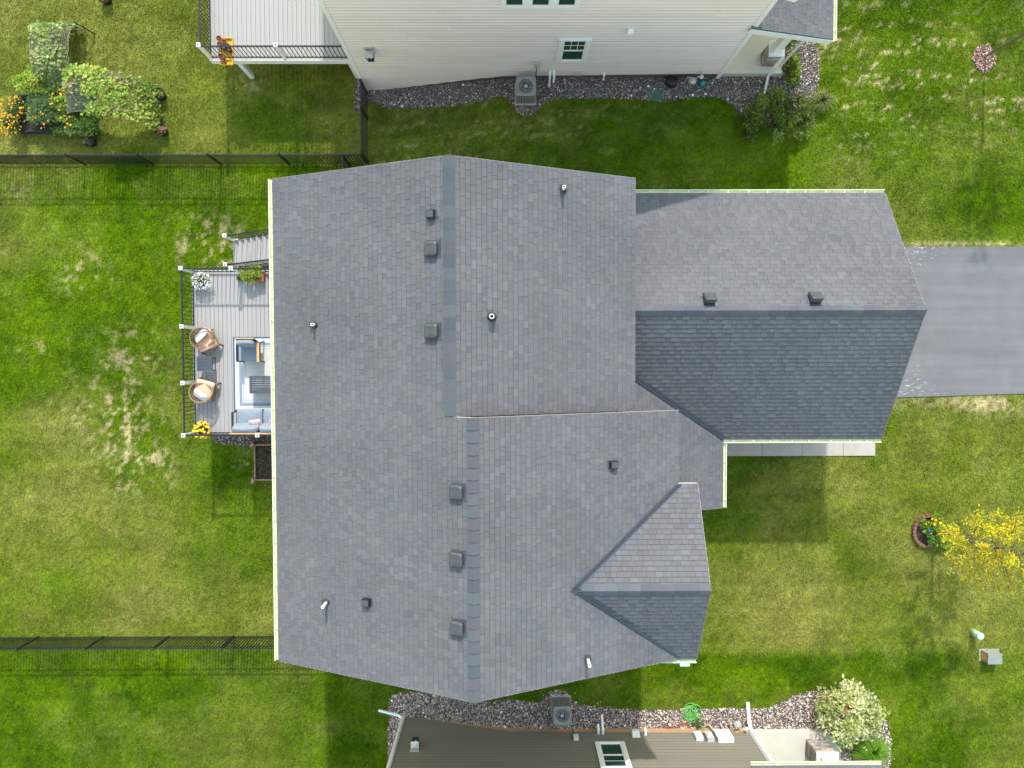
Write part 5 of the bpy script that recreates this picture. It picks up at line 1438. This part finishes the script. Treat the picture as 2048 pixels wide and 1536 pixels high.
for _ in range(150):
    x, y = random.uniform(bx0 + .1, bx0 + .8), random.uniform(byb + .1, byt - .1); a = random.uniform(0, 6.28); l = random.uniform(.02, .07)
    tw.beam((x, y, -.90), (x + math.cos(a) * l, y + math.sin(a) * l, -.895 + random.uniform(0, .02)), .008, .005, (0, 0, 1), pick([(.3, .2, .1), (.4, .32, .15), (.15, .1, .06)]))
mk('bark_chips', tw, M_leaf, bed, kind='stuff')

# yellow tray of flower pots on the other deck
tX, tY = W(450, 103, NZ + .05)
tr = thing('tray', (tX, tY, NZ), 'shallow bright yellow plastic tray on the pale deck corner', 'tray')
tl_, tw_ = .44, .92
mk('tray_base', MB().box(tX - tl_ / 2 + .06, tX + tl_ / 2 + .06, tY - tw_ / 2, tY + tw_ / 2, NZ + .004, NZ + .014), M_yellow, tr)
for a, b, c_, d in ((tX - tl_ / 2 + .06, tX - tl_ / 2 + .08, tY - tw_ / 2, tY + tw_ / 2), (tX + tl_ / 2 + .04, tX + tl_ / 2 + .06, tY - tw_ / 2, tY + tw_ / 2), (tX - tl_ / 2 + .08, tX + tl_ / 2 + .04, tY + tw_ / 2 - .02, tY + tw_ / 2), (tX - tl_ / 2 + .08, tX + tl_ / 2 + .04, tY - tw_ / 2, tY - tw_ / 2 + .02)):
    mk('tray_wall', MB().box(a, b, c_, d, NZ + .014, NZ + .08), M_yellow, tr)
names = ['terracotta flower pot outside the yellow tray, farthest from the rail corner', 'small terracotta pot just inside the top edge of the yellow tray', 'terracotta pot at the left edge of the yellow tray', 'dark plastic pot near the centre of the yellow tray', 'dark blue pot beside the centre of the yellow tray', 'black pot near the right side of the yellow tray', 'terracotta pot at the bottom left of the yellow tray', 'terracotta pot at the lower end of the yellow tray']
spots = [(436, 75), (447, 83), (438, 87), (447, 93), (454, 90), (457, 97), (440, 111), (446, 119)]
M_navy = mat('navy_glaze', (.02, .03, .1), .3)
for i, (pp, lb) in enumerate(zip(spots, names)):
    x, y = W(pp[0], pp[1], NZ + .2); r = .085
    zb = NZ + (.016 if i else .004)
    m_ = [M_terra, M_terra, M_terra, M_plasticblk, M_navy, M_plasticblk, M_terra, M_terra][i]
    b = pot('flower_pot', x, y, zb, r * (1.0 if i != 4 else .8), .15, m_); tag(b, lb, 'flower pot', 'pots in the yellow tray')
    f = MB()
    for k in range(10):
        a = k * .628; f.beam((x + math.cos(a) * .01, y + math.sin(a) * .01, zb + .13), (x + math.cos(a) * r * .7, y + math.sin(a) * r * .7, zb + .16), .012, .004, (0, 0, 1), pick([(.25, .16, .12), (.3, .14, .1), (.14, .1, .08)]))
    mk('dry_stems', f, M_leaf, b, kind='stuff')

# ------------------------------------------------------------------ vegetable garden, top left
ZG = -1.2
fb = thing('garden_bed', (-17.2, 9.8, ZG), 'dark fabric raised bed crowded with vegetables and marigolds', 'planter')
q = [W(35, 190, ZG + .3), W(180, 190, ZG + .3), W(190, 262, ZG + .3), W(38, 262, ZG + .3)]
for i in range(4):
    a, b = q[i], q[(i + 1) % 4]
    pts_ = []
    for k in range(7):
        t = k / 6; pts_.append((a[0] + (b[0] - a[0]) * t + random.uniform(-.02, .02), a[1] + (b[1] - a[1]) * t + random.uniform(-.02, .02)))
    w_ = MB()
    for k in range(6):
        w_.beam((pts_[k][0], pts_[k][1], ZG + .15), (pts_[k + 1][0], pts_[k + 1][1], ZG + .15 + random.uniform(-.01, .01)), .03, .32)
    mk('fabric_wall', w_, M_fabricbed, fb)
mk('soil', MB().prism(q[::-1], ZG - .02, ZG + .24), M_soil, fb)
def plant(name, px, py, z, rad, n, size, cols, label, cat='plant', fl=None, clumps=14, zb=None, group='vegetable garden plants', asp=.5):
    x, y = W(px, py, z); zb = ZG if zb is None else zb
    t = thing(name, (x, y, zb), label, cat, group)
    mk('stems', stems((x, y, zb), max(.1, z - zb), 9, max(rad[0], rad[1]) * .7, .008), M_bark, t, kind='stuff')
    f = bush(MB(), (x, y, z - rad[2] * .4), rad, n, size, cols, .55, .45, clumps, asp); mk('foliage', f, M_leaf, t, kind='stuff')
    if fl: mk('blossoms', fl(x, y, z - rad[2] * .4), M_leaf, t, kind='stuff')
    return t
ORG_ = [(.78, .38, .01), (.80, .48, .02), (.74, .26, .01)]
zb = ZG + .24
plant('marigold', 30, 215, ZG + .55, (.42, .40, .25), 1100, .08, [(.06, .12, .03), (.05, .09, .02), (.10, .16, .04)], 'orange marigold bush at the upper left end of the fabric bed', 'flower', lambda x, y, z: blooms(MB(), (x - .08, y, z + .05), (.48, .46, .30), 70, .030, ORG_), zb=zb)
plant('marigold', 22, 247, ZG + .5, (.40, .36, .22), 1000, .08, [(.06, .12, .03), (.05, .09, .02), (.10, .16, .04)], 'orange marigold bush at the lower left end of the fabric bed', 'flower', lambda x, y, z: blooms(MB(), (x - .05, y - .05, z + .05), (.46, .42, .28), 75, .030, ORG_), zb=zb)
plant('tomato_plant', 85, 225, ZG + .7, (.70, .70, .35), 4200, .11, [(.10, .17, .06), (.13, .2, .07), (.08, .14, .05), (.17, .24, .08)], 'feathery grey green vegetable plant in the middle of the fabric bed', fl=lambda x, y, z: blooms(MB(), (x, y, z + .05), (.5, .6, .36), 12, .04, ORG_), zb=zb, asp=.35)
plant('pepper_plant', 122, 200, ZG + .75, (.66, .48, .35), 2600, .11, GREEN + LIME[:2], 'leafy green vegetable plant at the upper side of the fabric bed', fl=lambda x, y, z: blooms(MB(), (x, y, z + .05), (.45, .4, .36), 16, .04, ORG_), zb=zb)
plant('squash_plant', 140, 243, ZG + .6, (1.0, .44, .28), 4200, .11, GREEN + LIME[:1] + [(.16, .18, .06)], 'low green vegetable plant along the lower side of the fabric bed', fl=lambda x, y, z: blooms(MB(), (x, y, z + .05), (.55, .32, .3), 14, .04, ORG_), zb=zb)
plant('lime_shrub', 62, 158, ZG + .8, (.62, .46, .35), 2200, .09, LIME + [(.36, .38, .06)], 'lime green leafy plant just above the fabric bed')
plant('dark_plant', 50, 205, ZG + .4, (.4, .3, .15), 600, .09, [(.04, .07, .04), (.08, .1, .08)], 'dim dark plant beside the upper marigold', zb=zb)

def arch_trellis(name, p, q, width, height, along, label, vine_label, vine, dens, bare):
    """wire panel bent into an arch from p to q; 'along' is its width direction"""
    p = Vector(p); q = Vector(q); al = Vector(along).normalized()
    def A(t, s):
        base = p + (q - p) * (.5 - .5 * math.cos(math.pi * t)); return base + al * (s - .5) * width + Vector((0, 0, height * math.sin(math.pi * t) ** .75))
    T = thing(name, tuple((p + q) / 2), label, 'trellis', 'wire arch trellises')
    wm = MB(); nt_, ns_ = 36, int(width / .07)
    for i in range(ns_ + 1): wm.tube([A(k / nt_, i / ns_) for k in range(nt_ + 1)], .0045, 4)
    for k in range(nt_ * 2 + 1): wm.tube([A(k / (nt_ * 2), i / 6) for i in range(7)], .0045, 4)
    mk('wire_mesh', wm, M_wire, T, kind='stuff')
    for s in (0, 1): mk('frame_bar', MB().tube([A(k / nt_, s) for k in range(nt_ + 1)], .012, 6), M_wire, T)
    v = thing('vine', tuple(p), vine_label, 'vine', 'climbing vines')
    lf = MB(); cl = [(random.random(), random.random(), random.choice(vine), random.uniform(.75, 1.3)) for _ in range(46)]
    cl = [c for c in cl if not bare(c[0], c[1])]
    for _ in range(dens):
        c = random.choice(cl); t = min(.98, max(.02, c[0] + random.gauss(0, .05))); s = min(1.03, max(-.03, c[1] + random.gauss(0, .09)))
        pt = A(t, s) + Vector((random.gauss(0, .03), random.gauss(0, .03), random.uniform(-.02, .12)))
        k = c[2] if random.random() < .65 else random.choice(vine); f = c[3] * random.uniform(.75, 1.25)
        lf.leaf(pt, random.uniform(.06, .17), tuple(x * f for x in k), .6, .85)
    mk('leaves', lf, M_leaf, v, kind='stuff')
    st_ = MB()
    for _ in range(16):
        t, s = random.random(), random.random(); pts = []
        for k in range(9):
            pts.append(A(min(1, max(0, t)), min(1.05, max(-.05, s))) + Vector((0, 0, .03 + random.uniform(0, .05)))); t += random.uniform(-.01, .07) * (1 if _ % 2 else -1); s += random.gauss(0, .07)
        st_.tube(pts, .006, 5, pick([(.30, .26, .08), (.24, .19, .09), (.36, .33, .10)]))
    mk('tendrils', st_, M_leaf, v, kind='stuff')
VINE1 = [(.20, .28, .06), (.28, .34, .10), (.34, .38, .14), (.16, .25, .04), (.38, .40, .20)]
VINE2 = [(.24, .33, .04), (.31, .39, .05), (.15, .26, .03), (.38, .42, .09), (.29, .24, .12)]
a = W(105, 30, ZG); b = W(118, 178, ZG + .1)
arch_trellis('trellis', (W(136, 62, ZG)[0], W(136, 62, ZG)[1], ZG), (W(138, 184, ZG)[0], W(138, 184, ZG)[1], ZG), 1.35, 1.15, (1, .0, 0), 'upright wire arch trellis above the fabric bed', 'pale broad leaved vine climbing the upright wire trellis', VINE1, 1500, lambda t, s: (s > .55 and (t > .62 or .22 < t < .5)))
arch_trellis('trellis', (W(152, 205, ZG)[0], W(152, 205, ZG)[1], ZG), (W(322, 222, ZG)[0], W(322, 222, ZG)[1], ZG), 1.45, 1.5, (0, 1, 0), 'wire arch trellis reaching from the fabric bed to the black pots', 'yellow green tangled vine over the trellis beside the black pots', VINE2, 3000, lambda t, s: (t < .42 and s < .6))
mk('garden_stake', MB().tube([W3(190, 68, ZG), W3(148, 44, ZG + .95)], .022, 8), M_black, label='dark stake leaning out of the upright trellis', cat='stake')
def black_pot(px, py, label, cols, n=90, r=.21):
    x, y = W(px, py, ZG + .3); t = thing('planter_pot', (x, y, ZG), label, 'planter pot', 'black nursery pots')
    pot('pot', x, y, ZG, r, .30, M_plasticblk, True, False, t)
    f = bush(MB(), (x, y, ZG + .3), (r * .8, r * .8, .1), n, .06, cols); mk('foliage', f, M_leaf, t, kind='stuff')
black_pot(317, 187, 'black pot with leafy green plant at the trellis foot', LIME)
black_pot(321, 259, 'black pot with reddish mulch at the trellis foot', [(.3, .16, .12), (.35, .22, .15), (.4, .15, .06)], 160)
black_pot(176, 281, 'black pot of withered brown stems below the fabric bed', [(.26, .19, .13), (.33, .27, .18), (.2, .14, .1)], 240)
black_pot(207, -6, 'black pot with red flowers at the top picture edge', [(.5, .12, .04), (.4, .08, .02), (.1, .16, .03)], 120)

# ------------------------------------------------------------------ trees and shrubs, right side
def tree(name, x, y, z, h, lean, crown_c, crown_r, n, size, cols, label, trunk_r, first=.35, nb=26):
    t = thing(name, (x, y, z), label, 'tree', 'young yellow trees')
    top = Vector((x + lean[0], y + lean[1], z + h)); base = Vector((x, y, z - .05))
    tk = [base + (top - base) * k + Vector((math.sin(k * 5) * .05, math.cos(k * 4) * .04, 0)) for k in np.linspace(0, 1, 9)]
    m = MB(); m.tube(tk, [trunk_r * (1 - .75 * k) for k in np.linspace(0, 1, 9)], 10); mk('trunk', m, M_bark, t, True)
    lf = MB(); lm = MB(); cc = Vector(crown_c)
    for b in range(nb):
        k = first + (1 - first) * (b + random.random()) / nb; s = base + (top - base) * k
        a = b * 2.4 + random.uniform(-.4, .4); L = random.uniform(.55, 1.0) * crown_r[0] * (1.15 - .55 * abs(k - .55) * 2)
        e = s + Vector((math.cos(a) * L, math.sin(a) * L, random.uniform(.25, .7) * L))
        mid = (s + e) / 2 + Vector((0, 0, .08))
        lm.tube([s, mid, e], [trunk_r * .35, trunk_r * .22, trunk_r * .08], 5)
        tw = [(mid, e)]
        for _ in range(5):
            u = random.uniform(.25, .95); o = s + (e - s) * u; a2 = a + random.uniform(-1.2, 1.2); l2 = L * random.uniform(.2, .45)
            e2 = o + Vector((math.cos(a2) * l2, math.sin(a2) * l2, random.uniform(-.05, .4) * l2)); lm.tube([o, e2], [trunk_r * .12, trunk_r * .05], 4); tw.append((o, e2))
        sh_ = random.uniform(.75, 1.2)
        for _ in range(n // nb):
            o, e2 = random.choice(tw); u = random.uniform(.1, 1.05); p = o + (e2 - o) * u + Vector((random.gauss(0, .05), random.gauss(0, .05), random.gauss(0, .05)))
            f = sh_ * random.uniform(.75, 1.25); c = random.choice(cols); lf.leaf(p, size * random.uniform(.6, 1.3), tuple(v * f for v in c), .45, .42)
    mk('limbs', lm, M_bark, t, True); mk('crown', lf, M_leaf, t, kind='stuff')
YEL = [(.60, .50, .01), (.50, .47, .02), (.62, .54, .02), (.36, .42, .02), (.58, .40, .02)]
t1x, t1y = RING1
tree('yellow_tree', t1x + .12, t1y, .02, 4.6, (.35, .35), (t1x + .3, t1y, 3), (1.45, 1.4, 1.6), 4600, .095, YEL, 'thin young tree with golden yellow leaves growing from the brick ring', .055, .28, 30)
tree('yellow_tree', RING2[0], RING2[1], .0, 5.2, (.25, .1), (RING2[0], RING2[1], 4), (1.3, 1.3, 1.6), 2400, .085, YEL, 'young yellow tree cut by the top right picture edge', .045, .52, 20)
# brick ring
ring = thing('tree_ring', (t1x, t1y, 0), 'ring of red edging bricks around the yellow tree', 'brick edging')
mk('soil', MB().lathe([(.50, .0), (.48, .07), (.2, .09)], t1x, t1y, 28), M_soil, ring)
for k in range(26):
    a = 2 * math.pi * k / 26; r_ = .56
    b = MB().box(-.055, .055, -.06, .06, 0, .13 + random.uniform(-.01, .015)); b.xf(a, (t1x + math.cos(a) * r_, t1y + math.sin(a) * r_ * 1.02, 0)); mk('brick', b, M_brick, ring)
plant('bedding_plant', 1876, 1050, .35, (.46, .38, .2), 1500, .10, LIME[:3] + GREEN[:2], 'green bedding plant with yellow blooms inside the brick ring', 'flower', lambda x, y, z: blooms(MB(), (x - .05, y, z), (.34, .3, .24), 12, .05, [(.85, .55, .02), (.85, .4, .02)]), zb=.05, group='plants in the brick ring')
plant('bedding_plant', 1878, 1078, .3, (.42, .30, .18), 1300, .10, LIME[:3] + GREEN[:2], 'green bedding plant with orange blooms at the lower side of the brick ring', 'flower', lambda x, y, z: blooms(MB(), (x, y, z), (.32, .24, .2), 9, .045, [(.85, .28, .02), (.85, .45, .02)]), zb=.05, group='plants in the brick ring')
gx_, gy_ = W(1856, 1061, .35)
gb = thing('garden_ornament', (gx_, gy_, .08), 'small blue glass ornament among flowers in the brick ring', 'ornament')
mk('stake', MB().tube([(gx_, gy_, .08), (gx_, gy_, .36)], .01), M_black, gb); mk('globe', MB().cushion((gx_, gy_, .40), (.11, .11, .11), None, 2, 16, 10, None, 2), M_bluedot, gb, True)
def shrub(name, px, py, z, rad, n, size, cols, label, clumps=40, extra=None, asp=.5, up=.6, tight=1.0):
    x, y = W(px, py, z); t = thing(name, (x, y, 0), label, 'shrub')
    mk('stems', stems((x, y, 0), z, 16, max(rad[:2]) * .8, .012), M_bark, t, kind='stuff')
    f = bush(MB(), (x, y, z * .55), rad, n, size, cols, up, .55 if tight == 1 else .15, clumps, asp, tight)
    if extra: extra(f, x, y)
    mk('foliage', f, M_leaf, t, kind='stuff')
VAR = [(.44, .46, .18), (.52, .53, .25), (.36, .42, .12), (.58, .58, .33), (.28, .36, .09)]
shrub('variegated_shrub', 1706, 1430, .75, (1.0, 1.06, .75), 6500, .15, VAR, 'rounded pale variegated shrub at the gravel corner by the brown house', 90,
      lambda f, x, y: [f.leaf((x + random.gauss(-.27, .07), y + random.gauss(.40, .07), .95 + random.uniform(0, .12)), .12, pick([(.45, .04, .06), (.3, .03, .05)]), .6) for _ in range(26)])
DK = [(.07, .105, .012), (.10, .145, .018), (.14, .19, .025), (.05, .075, .012)]
shrub('green_shrub', 1562, 232, .7, (1.25, 1.2, .7), 5200, .13, DK + [(.16, .22, .04), (.2, .28, .05)], 'loose dark green shrub on gravel below the white porch column', 30, asp=.42, tight=.55)
shrub('green_shrub', 1588, 130, .45, (.38, .62, .35), 1300, .10, DK + LIME[:2], 'smaller sparse shrub on gravel beside the porch stoop', 14, asp=.4)
def grass_clump(px, py, rad, n, L, cols, label, zc=.0):
    x, y = W(px, py, .25); t = thing('ornamental_grass', (x, y, 0), label, 'grass clump')
    m = MB()
    for _ in range(n):
        a = random.uniform(0, 6.283); r0 = random.uniform(0, .25) * rad; l = L * random.uniform(.6, 1.1); k = random.uniform(.25, 1.0)
        b = Vector((x + math.cos(a) * r0, y + math.sin(a) * r0, .02)); d_ = Vector((math.cos(a), math.sin(a), 0)); s = Vector((-math.sin(a), math.cos(a), 0)) * .008
        p1 = b + d_ * (l * .45 * k) + Vector((0, 0, l * (.62 - .2 * k))); p2 = b + d_ * (l * k) + Vector((0, 0, l * (.72 - .5 * k)))
        c = pick(cols); m.add([b - s, b + s, p1 + s, p1 - s, p2], [(0, 1, 2, 3), (3, 2, 4)], c)
    mk('blades', m, M_leaf, t, kind='stuff')
grass_clump(1740, 1502, .4, 1500, .95, [(.12, .26, .01), (.16, .32, .02), (.09, .20, .01), (.2, .36, .03)], 'bright green ornamental grass tuft beside the variegated shrub')
grass_clump(1646, 200, .3, 260, .6, [(.20, .22, .06), (.26, .26, .09), (.13, .17, .04)], 'thin arching grass clump at the gravel edge under the dark shrub')
grass_clump(1404, 1026, .15, 120, .4, [(.10, .2, .02), (.15, .26, .03)], 'small green tuft at the corner under the porch roof')

# ------------------------------------------------------------------ small things on the lawns and beds
ux, uy = W(1946, 1264, .03)
ub = thing('utility_marker', (ux, uy, 0), 'pale mint green utility post standing on the lawn', 'post')
mk('tube', MB().lathe([(.125, -.05), (.125, .40), (.118, .43)], ux, uy, 24), M_mint, ub, True)
mk('cap', MB().lathe([(.132, .40), (.132, .455), (.10, .48), (.03, .49)], ux, uy, 24), M_mint, ub, True)
M_pedestal = mat('pedestal_metal', (.22, .235, .22), .6, .15, 9)
qx, qy = W(1976, 1310, .03)
pd = thing('utility_pedestal', (qx, qy, 0), 'grey metal utility box with orange label on the lawn', 'utility box')
mk('base', MB().cbox(qx + .05, qy, -.05, .74, .44, .07), M_conc, pd)
body = mk('body', MB().add([(qx - .26, qy - .2, .02), (qx + .32, qy - .2, .02), (qx + .32, qy + .2, .02), (qx - .26, qy + .2, .02), (qx - .22, qy - .18, .36), (qx + .26, qy - .18, .36), (qx + .26, qy + .18, .36), (qx - .22, qy + .18, .36)], [(4, 5, 6, 7), (0, 1, 5, 4), (1, 2, 6, 5), (2, 3, 7, 6), (3, 0, 4, 7)]), M_pedestal, pd)
mk('lid', MB().box(qx - .24, qx + .28, qy - .195, qy + .195, .36, .385), M_pedestal, pd)
mk('warning_label', MB().add([(qx - .262, qy - .10, .08), (qx - .262, qy + .12, .08), (qx - .236, qy + .12, .30), (qx - .236, qy - .10, .30)], [(3, 2, 1, 0)]), mat('orange_label', (.75, .26, .07), .5, .25, 18), body)
vx, vy = W(1313, 192, .04)
vb = thing('valve_box', (vx, vy, 0), 'green irrigation valve lid set in the upper gravel', 'valve box')
mk('rim', MB().cbox(vx, vy, -.05, .42, .32, .10), M_greenlid, vb); mk('lid', MB().cbox(vx, vy, .052, .36, .26, .015), M_greenlid, vb)
# bucket and hose reel by the cream wall
kx, ky = W(1344, 162, .2)
hr = thing('hose_reel', (kx, ky, .02), 'black coiled hose on a reel beside the cream wall', 'hose reel')
mk('drum', MB().lathe([(.16, .02), (.19, .06), (.19, .28), (.16, .30)], kx, ky, 20), M_black, hr, True)
mk('handle', MB().tube([(kx - .1, ky, .28), (kx - .12, ky + .02, .62), (kx + .12, ky + .02, .62), (kx + .1, ky, .28)], .014), M_black, hr)
mk('coil', MB().tube([(kx + math.cos(a) * .20, ky + math.sin(a) * .20, .07 + a * .006) for a in np.linspace(0, 31, 120)], .012, 6), M_black, hr)
cx_, cy_ = W(1405, 167, .15)
wc = thing('watering_can', (cx_, cy_, .02), 'teal plastic watering can standing on the gravel', 'watering can')
mk('body', MB().lathe([(.09, .02), (.085, .22), (.05, .25)], cx_, cy_, 18), M_teal, wc, True); mk('spout', MB().tube([(cx_ - .02, cy_ - .07, .08), (cx_ - .04, cy_ - .2, .25)], [.025, .015]), M_teal, wc, True)
mk('handle', MB().tube([(cx_, cy_ + .08, .08), (cx_, cy_ + .16, .18), (cx_, cy_ + .02, .28)], .012), M_teal, wc)
# green hose heap below the brown house
pts = []; hx_, hy_ = W(1382, 1426, .05)
for k in range(170):
    t = k / 170; a = k * .42 + math.sin(k * .17) * 1.3
    r_ = .20 + .13 * math.sin(k * .31)
    pts.append((hx_ + math.cos(a) * r_ * .9 + .10 * math.sin(k * .07), hy_ + math.sin(a) * r_ * .95 + .12 * math.cos(k * .05), .06 + .03 * math.sin(k * .7) + .02 * t))
e = W3(1412, 1467, .35)
pts += [W3(1396, 1440, .07), W3(1400, 1450, .12), (e[0] - .02, e[1] + .14, .28), (e[0], WALL_S + .06, .40)]
hs = mk('garden_hose', MB().tube(pts, .017, 6), M_hose, label='bright green garden hose heaped on gravel by the brown wall', cat='hose')
wx, wy = W(1394, 1440, .03)
plant('weed', 1396, 1446, .14, (.2, .26, .1), 170, .06, GREEN + [(.2, .2, .05)], 'patch of weeds under the green garden hose', 'weed', zb=.02, group='weeds on gravel')
for i, (a, b, lb) in enumerate(((1337, 1455, 'left red plant scrap lying on the gravel by the brown wall'), (1368, 1449, 'orange red plant scrap lying on the gravel near the green hose'))):
    x, y = W(a, b, .05); m = MB()
    for _ in range(16): m.leaf((x + random.gauss(0, .07), y + random.gauss(0, .03), .06 + random.uniform(0, .02)), .07, pick([(.55, .06, .02), (.6, .15, .03)]), .9)
    mk('red_leaves', m, M_leaf, label=lb, cat='leaves')
